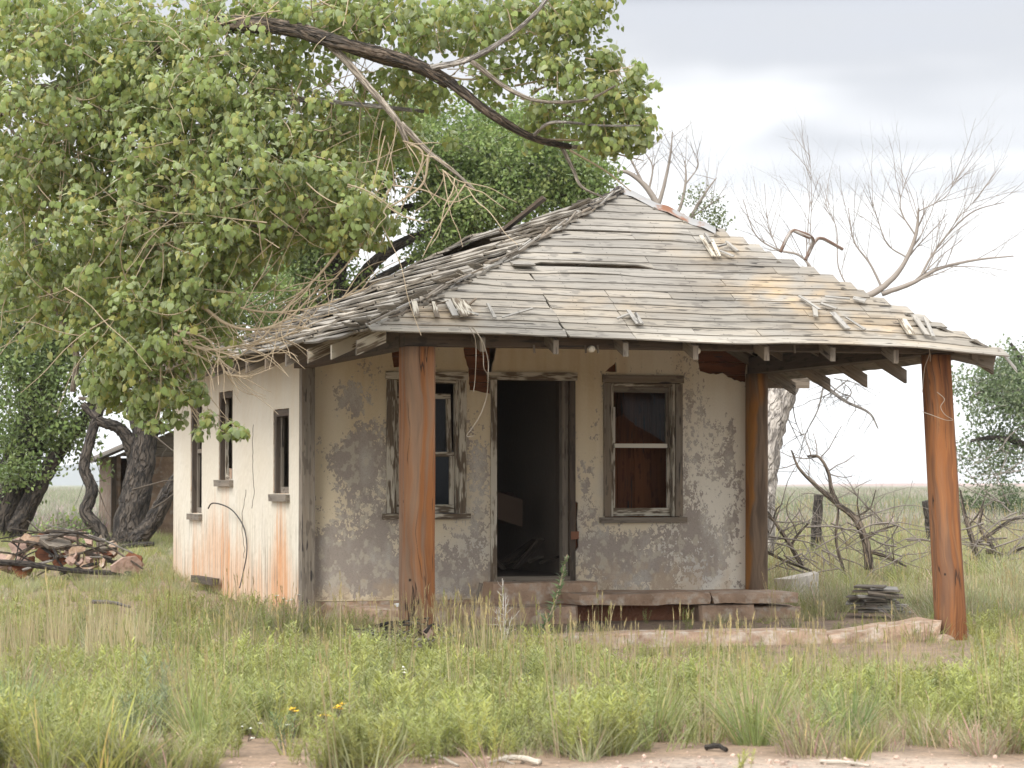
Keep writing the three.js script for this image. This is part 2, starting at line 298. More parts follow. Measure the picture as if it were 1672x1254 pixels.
    for (const [cx0, y0, y1] of [[2.28, 1.15, 2.05], [2.72, 0.6, 1.35]]) if (y > y0 && y < y1) { const d = Math.abs(x - cx0 - (fbm(y * 5, 1, 236, 3) - 0.5) * 0.4); c = mix3(c, [0.06, 0.045, 0.035], smooth(0.022, 0.008, d)); }
    return mix3(c, [c[0] * .88, c[1] * .87, c[2] * .85], clamp((g - 0.4) * 0.7));
  }, true, 1 / 7, 1 / 3), bumpMap: tex(700, 300, (u, v) => fbm(u * 90, v * 40, 240, 3), false, 1 / 7, 1 / 3), bumpScale: 0.008, roughness: 0.95 });
  // earth-stained concrete, interior, rust
  const dirt = tex(512, 512, (u, v) => { const a = fbm(u * 6, v * 6, 250, 5, 6, 6), b = vn(u * 90, v * 90, 251, 90, 90), k = fbm(u * 14, v * 14, 252, 4, 14, 14); let c = mix3([0.40, 0.275, 0.19], [0.25, 0.165, 0.11], clamp((a - .3) * 2)); c = mix3(c, [0.45, 0.38, 0.31], clamp((k - 0.47) * 3)); return mix3(c, [0.2, 0.13, 0.09], clamp((b - 0.7) * 1.2)); });
  const dirtB = tex(512, 512, (u, v) => fbm(u * 20, v * 20, 253, 5, 20, 20), false);
  M.slab = std({ map: dirt, bumpMap: dirtB, bumpScale: 0.02 });
  M.chunk = std({ map: tex(256, 256, (u, v) => mix3([0.40, 0.27, 0.215], [0.27, 0.19, 0.15], fbm(u * 8, v * 8, 260, 5, 8, 8))), bumpMap: dirtB, bumpScale: 0.02 });
  M.inside = std({ color: lin(0.18, 0.145, 0.115), bumpMap: dirtB, bumpScale: 0.01 });
  M.cavity = std({ color: lin(0.20, 0.085, 0.045), bumpMap: dirtB, bumpScale: 0.03 });
  M.rust = std({ map: tex(256, 256, (u, v) => mix3([0.17, 0.11, 0.08], [0.34, 0.31, 0.28], smooth(0.42, 0.6, fbm(u * 6, v * 6, 270, 5, 6, 6)))), roughness: 0.75, metalness: 0.2 });
  M.tin = std({ map: tex(256, 256, (u, v) => mix3([0.32, 0.31, 0.30], [0.23, 0.10, 0.05], smooth(0.45, 0.62, fbm(u * 5, v * 5, 280, 5, 5, 5)))), roughness: 0.55, metalness: 0.45 });
  M.rustDark = std({ color: lin(.19, .08, .042), roughness: .8 });
  M.wire = std({ color: lin(0.34, 0.29, 0.23), roughness: 0.6 });
  M.wireDark = std({ color: lin(0.05, 0.042, 0.036), roughness: 0.6 });
  M.porcelain = new THREE.MeshPhysicalMaterial({ color: lin(0.62, 0.57, 0.48), roughness: 0.35 });
  M.glass = new THREE.MeshPhysicalMaterial({ color: lin(0.5, 0.5, 0.5), roughness: 0.05, transmission: 1, thickness: 0, ior: 1.45, specularIntensity: 0.18, side: THREE.DoubleSide });
  M.cloth = std({ color: lin(0.09, 0.11, 0.15) });
  // ground
  M.ground = std({ vertexColors: true, map: tex(1024, 1024, (u, v) => { const a = fbm(u * 8, v * 8, 300, 5, 8, 8), b = fbm(u * 60, v * 60, 301, 3, 60, 60), c = vn(u * 260, v * 260, 302, 260, 260); const k = 0.55 + 0.5 * a + 0.45 * (b - 0.5) + 0.35 * (c - 0.5); return [0.95 * k, 0.95 * k, 0.95 * k]; }, true, 0.3, 0.3), bumpMap: tex(1024, 1024, (u, v) => fbm(u * 40, v * 40, 303, 5, 40, 40), false, 0.3, 0.3), bumpScale: 0.03 });
}
// ---------------------------------------------------------------- ground
{
  const g = new MB(), zs = [], cols = 190;
  for (let Z = -24; Z < 12; Z += 3) zs.push(Z); for (let Z = 12; Z < 46; Z += 0.26) zs.push(Z); for (let Z = 46; Z < 9000; Z *= 1.045) zs.push(Z); zs.push(9000);
  let prev = null;
  for (const Z of zs) {
    const half = 12 + Math.abs(Z) * 0.45 + (Z > 300 ? Z * 0.4 : 0), row = [];
    for (let k = 0; k <= cols; k++) {
      const x = lerp(-half, half, k / cols), z = -Z, n = fbm(x * 0.35 + 9, z * 0.35, 310, 4), e = roadEdge(x);
      const soil = mix3([0.32, 0.215, 0.145], [0.25, 0.175, 0.115], n), field = mix3([0.21, 0.215, 0.125], [0.25, 0.235, 0.15], clamp((fbm(x * 0.03, z * 0.012, 311, 4) - 0.35) * 2.2));
      const road = [0.44, 0.345, 0.27];
      let c = mix3(soil, field, smooth(26, 60, Z)); c = mix3(c, road, smooth(e + 0.35, e - 0.35, Z + (fbm(x * 2.2, z * 2.2, 312, 4) - 0.5) * 1.2));
      c = mix3(c, [0.36, 0.25, 0.19], smooth(900, 2500, Z) * smooth(0, 400, x) * 0.7);
      row.push(g.v(V(x, gh(x, z), z), x, z, c));
    }
    if (prev) for (let k = 0; k < cols; k++) g.i.push(prev[k], prev[k + 1], row[k + 1], prev[k], row[k + 1], row[k]);
    prev = row;
  }
  const o = g.build('ground', M.ground, scene); tag(o, 'reddish earth and open plain running out to the horizon', 'ground', null, 'structure');
  const hills = (name, Z, x0, x1, prof, col, label) => {
    const h = new MB(), n = 120; let pr = null;
    for (let k = 0; k <= n; k++) { const x = lerp(x0, x1, k / n), t = prof(k / n), r = [g2(x, -4, -Z + 60), g2(x, t, -Z), g2(x, t * 0.9, -Z - 500), g2(x, -4, -Z - 900)].map(p => h.v(p, 0, 0, col)); if (pr) for (let q = 0; q < 3; q++) h.i.push(pr[q], r[q], r[q + 1], pr[q], r[q + 1], pr[q + 1]); pr = r; }
    const m = h.build(name, std({ vertexColors: true }), scene); tag(m, label, 'hills', null, 'structure');
  };
  const g2 = (x, y, z) => V(x, y, z);
  hills('hills', 6500, -2600, -350, t => 1 + 52 * smooth(1, 0.72, t) * (0.75 + 0.35 * fbm(t * 9, 1, 320, 4)), [0.07, 0.085, 0.075], 'far blue mesa on the horizon behind the trees');
  hills('ridge', 4200, 250, 3400, t => 4.4 * smooth(0, 0.12, t) * (0.75 + 0.5 * fbm(t * 14, 2, 321, 4)), [0.30, 0.15, 0.10], 'low red ridge along the horizon behind the porch');
}
function roadEdge(x) { return 13.55 + 0.17 * x + (fbm(x * 1.1, 4, 313, 4) - 0.5) * 1.1; }

// ---------------------------------------------------------------- the house
const house = thing('abandoned_house', 'abandoned stucco house with a sagging board roof and deep open porch', 'house', HA, TH);
{
  reseed(101);
  const px = (a) => a.map(([x, y]) => { const [u, v] = onWall(x, y); return new THREE.Vector2(u, v); });
  const rag = (pts, amp = 0.012) => { const out = []; pts.forEach((p, k) => { const q = pts[(k + 1) % pts.length], n = Math.max(1, Math.round(p.distanceTo(q) / 0.035)); for (let j = 0; j < n; j++) { const r = p.clone().lerp(q, j / n); out.push(new THREE.Vector2(r.x + (j ? gauss() * amp : 0), r.y + (j ? gauss() * amp : 0))); } }); return out; };
  const rect = (u0, u1, y0, y1) => [new THREE.Vector2(u0, y0), new THREE.Vector2(u1, y0), new THREE.Vector2(u1, y1), new THREE.Vector2(u0, y1)];
  const [dl, dt] = onWall(801, 609), [dr, db] = onWall(939, 944);
  const wl = [onWall(631, 607), onWall(761, 846)], wr = [onWall(985, 613), onWall(1114, 851)];
  // stucco front with its openings and the places where it has fallen off
  const s = new THREE.Shape([[0.02, 0.24], [4.95, 0.24], [4.95, 2.93], [0.02, 2.93]].map(p => new THREE.Vector2(...p)));
  const hole = p => s.holes.push(new THREE.Path(p));
  const p5 = px([[939, 815], [944, 822], [942, 850], [945, 893], [939, 903]]); p5[0].x = p5[4].x = dr - 0.012;
  hole([new THREE.Vector2(dl + .012, db), new THREE.Vector2(dr - .012, db), p5[4], p5[3], p5[2], p5[1], p5[0], new THREE.Vector2(dr - .012, dt - .012), new THREE.Vector2(dl + .012, dt - .012)]);
  for (const w of [wl, wr]) hole(rect(w[0][0] + .015, w[1][0] - .015, w[1][1] + .015, w[0][1] - .015));
  const p1 = px([[757, 560], [757, 572], [765, 601], [767, 637], [785, 640], [802, 643], [804, 601], [810, 572], [810, 560]]);
  hole(rag(p1, 0.007));
  hole(rag(px([[637, 560], [640, 580], [643, 600], [662, 598], [668, 560]]), 0.006));
  const p3 = px([[1141, 560], [1140, 592], [1143, 606], [1160, 611], [1180, 609], [1199, 621], [1218, 625], [1222, 560]]); hole(rag(p3, 0.009));
  hole(rag(px([[988, 607.5], [1006, 591], [1007, 607.5]]), 0.004));
  const fg = new THREE.ExtrudeGeometry(s, { depth: 0.035, bevelEnabled: false, curveSegments: 4 });
  const front = new THREE.Mesh(fg, M.facade); front.name = 'front_wall'; front.position.set(0, 0, -0.035); house.add(front); front.userData.label = 'shaded front wall, grey where the cream paint has peeled';
  // brown boards under the fallen stucco
  const boards = (u0, u1, y0, y1) => { for (let y = y0; y < y1; y += 0.135) new MB().box(u0 + rr(-.02, .02), u1 + rr(-.02, .02), y, Math.min(y + 0.13, y1 + .05), -0.03, -0.006, 0.002).build('wall_board', M.redwood, front); };
  boards(1.66, dl - 0.005, 2.18, 2.93); boards(0.84, 1.2, wl[0][1] + .02, 2.93); boards(4.14, 4.93, 2.42, 2.93); boards(3.1, 3.6, wr[0][1] + .02, 2.75); boards(dr + .004, dr + .1, .6, 1.35);

  // left side wall
  const sx = v => 7 - v, ss = new THREE.Shape([[0, -0.1], [7, -0.1], [7, 2.86], [0, 2.8]].map(p => new THREE.Vector2(...p)));
  const wins = [[[472, 666], [446, 806]], [[380, 637], [357, 784]], [[330, 640], [311, 838]]].map(([a, b]) => { const p = onSide(...a), q = onSide(...b); return [p[0], q[0], q[1], p[1]]; });
  for (const [v0, v1, y0, y1] of wins) ss.holes.push(new THREE.Path(rag([new THREE.Vector2(sx(v1), y0), new THREE.Vector2(sx(v0), y0), new THREE.Vector2(sx(v0), y1), new THREE.Vector2(sx(v1), y1)], 0.004)));
  const sg = new THREE.ExtrudeGeometry(ss, { depth: 0.14, bevelEnabled: false });
  const left = new THREE.Mesh(sg, M.sideWall); left.name = 'side_wall'; left.rotation.y = -Math.PI / 2; left.position.set(0.14, 0, -7); house.add(left); left.userData.label = 'bright cream side wall with rust coloured streaks';
  wins.forEach(([v0, v1, y0, y1], k) => {
    const w = grp('window', house); const t = 0.075;
    const f = new MB(); f.box(0.012, 0.13, y0, y1, -v0 - t, -v0 - .003, .004); f.box(0.012, 0.13, y0, y1, -v1 + .003, -v1 + t, .004); f.box(0.016, 0.125, y1 - t, y1 - .003, -v1 + t, -v0 - t, .003);
    f.build('frame', M.dark, w);
    const sill = new MB().box(-0.045, 0.14, y0 - 0.075, y0 - .003, -v1 - 0.05, -v0 + 0.05, .008).build('sill', M.gray, w);
    const sa = new MB(), ym = lerp(y0, y1, 0.5); sa.box(0.06, 0.09, y0 + .003, y1 - t, -v0 - t - .05, -v0 - t - .002, .002); sa.box(0.06, 0.09, y0 + .003, y1 - t, -v1 + t + .002, -v1 + t + .05, .002); sa.box(0.058, 0.092, y0 + .003, y0 + .07, -v1 + t + .05, -v0 - t - .05); if (k) sa.box(0.058, 0.092, ym, ym + .05, -v1 + t + .05, -v0 - t - .05);
    sa.build('sash', k === 1 ? M.paint : M.gray, w);
    if (k === 1) { const sc = new MB(); sc.box(0.02, 0.05, y0 + .02, y0 + .13, -v0 - .28, -v0 - .1, .01).build('board_scrap', M.slab, w); }
  });
  // other walls, foundation, floor, ceiling, partitions
  const plain = std({ map: null, color: lin(0.5, 0.44, 0.34) });
  new MB().box(4.83, 4.95, -0.1, 2.93, -7, -0.04).build('right_wall', plain, house);
  new MB().box(0.14, 4.83, -0.1, 2.93, -7, -6.88).build('back_wall', plain, house);
  new MB().box(0.03, 4.94, -0.1, 0.236, -0.3, -0.004).build('foundation', M.slab, house);
  new MB().box(0.14, 4.83, 0.3, 0.46, -6.88, -0.3).build('floor', M.inside, house);
  new MB().box(0.14, 4.83, 0.3, 0.455, -0.3, -0.036).build('floor', M.inside, house);
  new MB().box(0.14, 4.83, 2.84, 2.88, -6.88, -0.036).build('ceiling', M.inside, house);
  new MB().box(0.14, 2.0, 0.46, 2.84, -3.1, -3.0).build('partition', M.inside, house);
  new MB().box(1.92, 2.0, 0.46, 2.84, -6.88, -3.1).build('partition', M.inside, house);
  new MB().box(2.98, 3.06, 0.46, 2.84, -6.88, -0.9).build('partition', M.inside, house);
  for (let u = 3.0, k = 0; u < 4.8; u += 0.19, k++) new MB().box(u, Math.min(4.83, u + 0.186), 0.46, 2.5 + (k % 3) * 0.1, -0.62, -0.6, 0.002).build('inner_board', M.redwood, house);
  new MB().box(1.32, 1.9, 0.9, 1.75, -0.4, -0.38, 0.02).build('cloth', M.cloth, house);
  for (let k = 0; k < 9; k++) { const a = V(rr(2.05, 2.8), 0.48 + rr(0, .12), -rr(.5, 2.2)), b = a.clone().add(V(rr(-.6, .6), rr(0, .35), rr(-.4, .4))); new MB().bar(a, b, rr(.05, .12), 0.025).build('fallen_board', k % 3 ? M.dark : M.gray, house); }
  new MB().box(2.45, 2.75, 1.0, 1.28, -1.6, -1.3, 0.05).build('carton', std({ color: lin(.15, .1, .07) }), house);

  // door frame
  const df = grp('door_frame', house);
  const J = (n, u0, u1, y0, y1, z0, z1, m) => new MB().box(u0, u1, y0, y1, z0, z1, 0.003).build(n, m, df);
  J('jamb', dl, dl + 0.062, db - 0.1, dt - 0.07, -0.14, 0.022, M.paint); J('jamb', dr - 0.062, dr, db - 0.1, dt - 0.07, -0.14, 0.022, M.dark);
  J('jamb_edge', dr - 0.125, dr - 0.065, db, dt - 0.072, -0.14, -0.03, M.gray);
  J('header', dl - 0.03, dr + 0.02, dt - 0.067, dt + 0.012, -0.14, 0.026, M.paint); J('threshold', dl + .064, dr - .064, db - 0.04, db + 0.022, -0.16, 0.03, M.gray);
  new MB().box(dr - .055, dr + .03, 0.845, 0.925, 0.024, 0.036, 0.004).build('lock_plate', M.rustDark, df);
  // front windows
  const win = (w, dim, right) => {
    const g = grp('window', house), [u0, y1] = w[0], [u1, y0] = w[1], c = 0.078;
    const fm = right ? M.gray : M.paint, f = new MB();
    f.box(u0, u0 + c, y0 + .05, y1 - c, -0.12, 0.028, .003); f.box(u1 - c, u1, y0 + .05, y1 - c, -0.12, 0.028, .003); f.box(u0 - .012, u1 + .012, y1 - c + .003, y1 + .006, -0.12, 0.034, .003); f.build('frame', fm, g);
    const ip = new MB(), q = .03; ip.box(u0 + c + .002, u0 + c + q, y0 + .05, y1 - c, -0.1, 0.004, .002); ip.box(u1 - c - q, u1 - c - .002, y0 + .05, y1 - c, -0.1, 0.004, .002); ip.box(u0 + c + q, u1 - c - q, y1 - c - q, y1 - c - .002, -0.1, 0.004, .002); ip.build('stop', M.paint, g);
    new MB().box(u0 - 0.045, u1 + 0.035, y0 - 0.012, y0 + 0.046, -0.12, 0.06, .004).build('sill', right ? M.gray : M.paint, g);
    const a0 = u0 + c + q + .004, a1 = u1 - c - q - .004, b0 = y0 + .055, b1 = y1 - c - q - .004, ym = right ? onWall(1050, 731)[1] : lerp(b0, b1, 0.47), sw = right ? 0.035 : 0.05;
    const sash = (n, x0, x1, ya, yb, z, m, lean = 0, top = sw, bot = sw) => {
      const k = new MB(), z0 = z - .03, z1 = z, P = (u, y) => V(u + lean * (y - ya), y, 0);
      const st = (ua, ub, va, vb) => k.hexa([[ua, va, z1], [ub, va, z1], [ub, va, z0], [ua, va, z0], [ua, vb, z1], [ub, vb, z1], [ub, vb, z0], [ua, vb, z0]].map(([u, y, zz]) => V(u + lean * (y - ya), y, zz)));
      st(x0, x0 + sw, ya + bot, yb - top); st(x1 - sw, x1, ya + bot, yb - top); st(x0, x1, ya, ya + bot - .002); if (top) st(x0, x1, yb - top + .002, yb); k.build(n, m, g); return k;
    };
    if (right) {
      sash('sash', a0, a1, b0, ym - .002, -0.055, M.paint, 0, 0, 0.085); sash('sash', a0, a1, ym, b1, -0.09, M.gray, 0, 0.06, 0.03);
      new MB().box(a0 + .02, a1 - .04, ym + .001, ym + .04, -.052, -.03, .003).build('meeting_rail', std({ color: lin(.55, .51, .44) }), g);
      new MB().box(a0 - .002, a0 + .03, ym + .05, ym + .42, -.055, -.03, .002).build('stop_strip', std({ color: lin(.5, .46, .4) }), g);
      const sh = new THREE.Shape(rag([[a0 + .036, b1 - .06], [a0 + .036, b1 - .33], [a0 + .14, b1 - .28], [a0 + .3, b1 - .42], [a0 + .36, ym + .2], [a1 - .04, ym + .05], [a1 - .036, b1 - .06]].map(p => new THREE.Vector2(...p)), .006));
      const pm = new THREE.Mesh(new THREE.ShapeGeometry(sh), M.glass); pm.name = 'pane'; pm.position.z = -0.105; g.add(pm);
    } else {
      sash('sash', a0, a1, b0, ym, -0.05, M.paint, 0, 0.04, 0.085); sash('sash', a0 + .015, a1 - .01, ym - .05, b1 - 0.1, -0.088, M.paint, -0.03, 0.055, 0.04);
      for (const [ya, yb, z] of [[b0 + .085, ym - .045, -.065], [ym, b1 - .16, -.103]]) { const pm = new THREE.Mesh(new THREE.PlaneGeometry(a1 - a0 - 2 * sw - (z < -.1 ? .03 : 0), yb - ya), M.glass); pm.name = 'pane'; pm.position.set((a0 + a1) / 2 + (z < -.1 ? -.012 : 0), (ya + yb) / 2, z); g.add(pm); }
    }
  };
  win(wl, 0, false); win(wr, 0, true);

  // corner posts
  new MB().box(-0.012, 0.125, 0.02, 2.575, 0.004, 0.13, .006).build('corner_post', M.gray, house);
  // timber posts
  const timber = (name, base, top, w0, w1, m, sq, parent = house) => {
    const g = new MB(), N = 28, K = 26; let pr = null;
    for (let k = 0; k <= K; k++) {
      const t = k / K, c = base.clone().lerp(top, t), row = [], w = lerp(w0, w1, t) / 2;
      for (let q = 0; q <= N; q++) {
        const an = q / N * Math.PI * 2 + Math.PI, ca = Math.cos(an), sa = Math.sin(an), r = w / Math.pow(Math.pow(Math.abs(ca), sq) + Math.pow(Math.abs(sa), sq), 1 / sq) * (1 + 0.03 * (vn((q % N) * 0.9, t * 5, 7) - 0.5) + 0.03 * (vn((q % N) * 2.1, t * 1.2, 8) - 0.5));
        row.push(g.v(V(c.x + sa * r, c.y, c.z + ca * r), q / N, c.y / 3));
      }
      if (pr) for (let q = 0; q < N; q++) g.i.push(pr[q], pr[q + 1], row[q + 1], pr[q], row[q + 1], row[q]);
      pr = row;
    }
    const c = g.v(top.clone(), 0.5, 0.5); for (let q = 0; q < N; q++) g.i.push(pr[q], pr[q + 1], c);
    return g.build(name, m, parent);
  };
  timber('porch_post', L(0.035, -0.15, -4.29), L(0.035, 2.572, -4.29), 0.265, 0.268, M.postA, 7).userData.label = 'orange squared timber post under the left end of the porch beam';
  timber('porch_post', L(5.035, -0.15, -4.29), L(4.885, 2.572, -4.29), 0.262, 0.238, M.postB, 3.2).userData.label = 'leaning brown timber post under the right end of the porch beam';
  timber('corner_post', L(4.865, 0.2, -0.085), L(4.875, 2.565, -0.085), 0.2, 0.2, M.postC, 5);

  // beams
  new MB().box(-0.10, 5.16, 2.58, 2.735, 4.21, 4.40, .004, 0.2).build('beam', M.dark, house);
  new MB().hexa([L(-.06, 2.565, 0.02), L(-.1, 2.58, -4.2), L(.1, 2.58, -4.2), L(.1, 2.565, 0.02), L(-.06, 2.74, 0.02), L(-.1, 2.74, -4.2), L(.1, 2.74, -4.2), L(.1, 2.74, 0.02)].map(p => p)).build('beam', M.dark, house);
  new MB().hexa([L(4.8, 2.565, -.01), L(4.83, 2.58, -4.2), L(5.04, 2.58, -4.2), L(5.02, 2.565, -.01), L(4.8, 2.74, -.01), L(4.83, 2.74, -4.2), L(5.04, 2.74, -4.2), L(5.02, 2.74, -.01)]).build('beam', M.dark, house);

  // ------------------------------------------------ roof
  const roof = grp('roof', house);
  const UL = -0.554, UR = 5.335, VF = -4.74, AU = 2.6, AV = -2.25, AY = 4.185, SD = AV - VF;
  const eaveY = u => 2.665 - 0.012 * u + 0.005 * Math.sin(u * 1.9 + 1) - 0.05 * smooth(4.3, 5.4, u) - 0.015 * Math.exp(-(((u - 2.7) / .5) ** 2));
  const frontP = (u, s) => L(u, lerp(eaveY(u), AY, s) - 0.045 * Math.sin(Math.PI * s) * (0.75 + 0.25 * fbm(u * .8, s * 3, 400, 2)), VF + SD * s);
  const fN = V(0, SD, 1.535).normalize();
  const sagL = (r, v) => -0.26 * smooth(2.2, 5.2, v) * r - 0.05 * Math.sin(Math.PI * r);
  const leftQ = (v, r) => leftP(r, v), rightQ = (v, r) => rightP(r, v);
  const leftP = (r, v) => L(UL + (AU - UL) * r, lerp(2.665 + .006 * v, AY, r) + sagL(r, v), v);
  const lN = V(-1.52, AU - UL, 0).normalize();
  const rightP = (r, v) => L(UR + (AU - UR) * r, lerp(2.56 - 0.01 * v, AY, r) - .045 + sagL(r, v) * .5, v);
  const rN = V(1.6, UR - AU, 0).normalize();
  // one board: lower edge raised on the course below
  const plank = (fn, n, a0, a1, b0, b1, th, lift, o = {}) => {                // a along, b up the slope
    const g = new MB(), len = (o.scale || 1) * Math.abs(a1 - a0), K = Math.max(2, Math.ceil(len / 0.14)), sd = Math.floor(rnd() * 1e6), vo = o.vo ?? rnd() * 5, tone = o.tone || (() => [1, 1, 1]);
    const top = [], bot = [];
    const hgt = o.h || 0.15;
    for (let k = 0; k <= K; k++) {
      const t = k / K, a = lerp(a0, a1, t), j0 = (vn(a * 6, 1, sd) - 0.5) * (o.rag ?? 0.012), j1 = (vn(a * 5, 2, sd) - 0.5) * 0.008;
      const gap = o.gap ? o.gap(a) : 0, e0 = (k === 0 || k === K) ? 1 : 0;
      const pa = fn(a + e0 * (rnd() - .5) * (o.end ?? 0.02), b0 + (j0 + gap) * (o.bs || 0.34)), pb = fn(a + e0 * (rnd() - .5) * (o.end ?? 0.02), b1 + j1 * (o.bs || 0.34));
      const warp = (vn(a * 2.2, 5, sd) - 0.4) * (o.warp ?? 0.012) + (o.curl ? o.curl * (Math.abs(t - .5) * 2) ** 3 : 0);
      const ta = pa.clone().addScaledVector(n, lift + th + warp), tb = pb.clone().addScaledVector(n, th * .6 + (o.liftTop || 0));
      top.push([ta, tb, a]); bot.push([ta.clone().addScaledVector(n, -th), tb.clone().addScaledVector(n, -th)]);
    }
    const ring = (P, flip) => { let pr = null; P.forEach(([x, y], k) => { const a = top[k][2], c0 = tone(a, b0), c1 = tone(a, b1); const r = [g.v(x, a, vo, c0), g.v(y, a, vo + hgt, c1)]; if (pr) flip ? g.i.push(pr[0], r[1], r[0], pr[0], pr[1], r[1]) : g.i.push(pr[0], r[0], r[1], pr[0], r[1], pr[1]); pr = r; }); };
    ring(top, false); ring(bot, true);
    ring(top.map((p, k) => [bot[k][0], p[0]]), false); ring(top.map((p, k) => [p[1], bot[k][1]]), false);
    for (const k of [0, K]) g.quad(bot[k][0], top[k][0], top[k][1], bot[k][1], [[0, 0], [.02, 0], [.02, .15], [0, .15]], tone(top[k][2], b0));
    return g.build(o.name || 'roof_board', o.m || M.board, o.parent || roof);
  };
  const us = (x, y) => { const r = localRay(x, y); const P0 = [0, frontP(2.4, 0).y, VF], n = [0, SD, -1.535]; let num = 0, den = 0; for (let k = 0; k < 3; k++) { num += n[k] * (P0[k] - r.o[k]); den += n[k] * r.d[k]; } const k = num / den; return [r.o[0] + r.d[0] * k, (r.o[2] + r.d[2] * k - VF) / SD]; };
  const stains = [[1290, 480, 90, 30, 1], [1390, 520, 60, 40, .9], [1160, 405, 40, 25, .7], [1320, 540, 90, 14, .5], [720, 515, 60, 25, .55], [1000, 500, 110, 20, .35], [1500, 540, 40, 20, .5]].map(([x, y, a, b, s]) => { const c = us(x, y), d = us(x + a, y - b); return [c[0], c[1], Math.abs(d[0] - c[0]), Math.abs(d[1] - c[1]), s]; });
  const toneF = (seed) => (u, s) => {
    const n = fbm(u * 1.4, s * 6, 410, 4), b = 0.68 + 0.22 * hash(seed, 3) + (n - 0.5) * 0.5; let tan = 0, lo = smooth(0.36, 0.06, s + (n - .5) * .3);
    for (const [a, c, p, q, w] of stains) tan = Math.max(tan, w * Math.exp(-(((u - a) / p) ** 2 + ((s - c) / q) ** 2)) * (0.5 + n));
    let c = [b, b * 0.975, b * 0.94]; c = mix3(c, [b * 1.22, b * 1.18, b * 1.1], lo * 0.55); return mix3(c, [b * 1.38, b * 1.1, b * 0.76], clamp(tan * 1.15 * smooth(.35, .58, fbm(u * 5, s * 14, 411, 3))));
  };
  const gaps = [[[880, 381], [1140, 385], .045], [[1000, 398], [1130, 399], .03], [[858, 430], [1072, 436], .085], [[905, 446], [1036, 447], .04], [[725, 463], [805, 465], .035], [[678, 497], [738, 497], .085], [[1480, 526], [1592, 530], .05], [[1540, 542], [1600, 545], .03], [[1445, 488], [1480, 489], .04], [[1475, 504], [1495, 505], .05]].map(([a, b, h]) => { const p = us(...a), q = us(...b); return [Math.min(p[0], q[0]), Math.max(p[0], q[0]), (p[1] + q[1]) / 2, h]; });
  const NC = 21;
  const joints = k => { const j = []; const base = [0.95, 1.55, 2.15, 2.75, 3.35, 3.95, 4.55]; for (const b of base) if (hash(k, Math.round(b * 100), 5) > 0.62) j.push(b + 0.3 - 0.005); return j; };
  for (let k = 0; k < NC; k++) {
    const s0 = k / NC - 0.004, s1 = Math.min(1, (k + 1) / NC + 0.006), sm = (k + .2) / NC, u0 = UL + (AU - UL) * sm + .02, u1 = UR + (AU - UR) * sm + rr(0, .09) * (k < 16 ? 1 : .3);
    const cuts = [u0, ...joints(k).filter(j => j > u0 + 0.35 && j < u1 - 0.35), u1];
    for (let c = 0; c + 1 < cuts.length; c++) {
      const seed = k * 31 + c, mine = gaps.filter(g => Math.abs(g[2] - s0) < 0.5 / NC);
      const gap = a => { let v = 0; for (const [g0, g1, , h] of mine) v = Math.max(v, h * smooth(g0 - .04, g0 + .12, a) * smooth(g1 + .04, g1 - .2, a)); return v; };
      plank(frontP, fN, cuts[c] + .003, cuts[c + 1] - .003, s0, s1, 0.013, 0.006, { gap, bs: 0.34, tone: toneF(seed), rag: 0.016, warp: 0.004, vo: seed * 0.37, end: c ? 0.01 : 0.05 });
    }
  }
  // a raised, broken piece beside the big hole, and the fallen corner pieces at the right end of the eave
  { const a = us(838, 440), b = us(855, 424); plank(frontP, fN, a[0], a[0] + .2, a[1], a[1] + .06, .02, .05, { tone: toneF(5) }); }
  new MB().hexa([[5.3, 2.60, 4.70], [5.5, 2.40, 4.68], [5.53, 2.44, 4.6], [5.36, 2.62, 4.6], [5.3, 2.62, 4.70], [5.5, 2.42, 4.68], [5.53, 2.46, 4.6], [5.36, 2.64, 4.6]].map(p => V(...p))).build('roof_board', M.board, roof);
  // left slope: courses run back along the house, ends ragged at the hip
  const toneL = seed => () => { const b = 0.55 + 0.5 * hash(seed, 9); return [b, b * .95, b * .88]; };
  const NL = 19;
  for (let k = 0; k < NL; k++) {
    const r0 = k / NL - .006, r1 = Math.min(1.0, (k + 1) / NL + .008), rm = (k + .5) / NL; let v = VF + SD * rm - rr(0, .07);
    const end = 7.4; let c = 0;
    while (v < end) {
      const len = Math.min(end - v, rr(1.0, 2.6)); const seed = k * 53 + c + 900;
      const hole = (k > 14 && v > -0.4 && v < 0.6);
      if (!hole) plank(leftQ, lN, v + .004, v + len - .004, r0, r1, 0.02, rr(.012, .03), { bs: .3, tone: toneL(seed), rag: .025, warp: .024, curl: rr(0, .018), end: .06 });
      v += len; c++;
    }
  }
  // splintered shingle strips lying up along the hip
  for (let k = 0; k < 26; k++) { const r = rr(0.02, .95), v = VF + SD * r + rr(-.02, .5), l = rr(.3, 1.1); plank(leftQ, lN, v, v + l, r, r + rr(.015, .035), .012, rr(.03, .09), { tone: toneL(k + 2000), warp: .06, rag: .02, name: 'loose_shingle', end: .05 }); }
  { const a = leftP(0.86, .1), b = leftP(.97, .1); new MB().bar(a.clone().add(V(0, .05, -.1)), b.clone().add(V(0.06, .22, .1)), .2, .03, V(0, 1, 0)).build('loose_board', M.dark, roof); }
  // right slope
  for (let k = 0; k < 12; k++) { const r0 = k / 12 - .004, r1 = Math.min(1, (k + 1) / 12 + .006), v0 = VF + SD * (k + .5) / 12; plank(rightQ, rN, v0, 2.2, r0, r1, .02, .012, { bs: .3, tone: toneL(k + 3000) }); plank(rightQ, rN, 2.21, 7.4, r0, r1, .02, .012, { bs: .3, tone: toneL(k + 3100) }); }
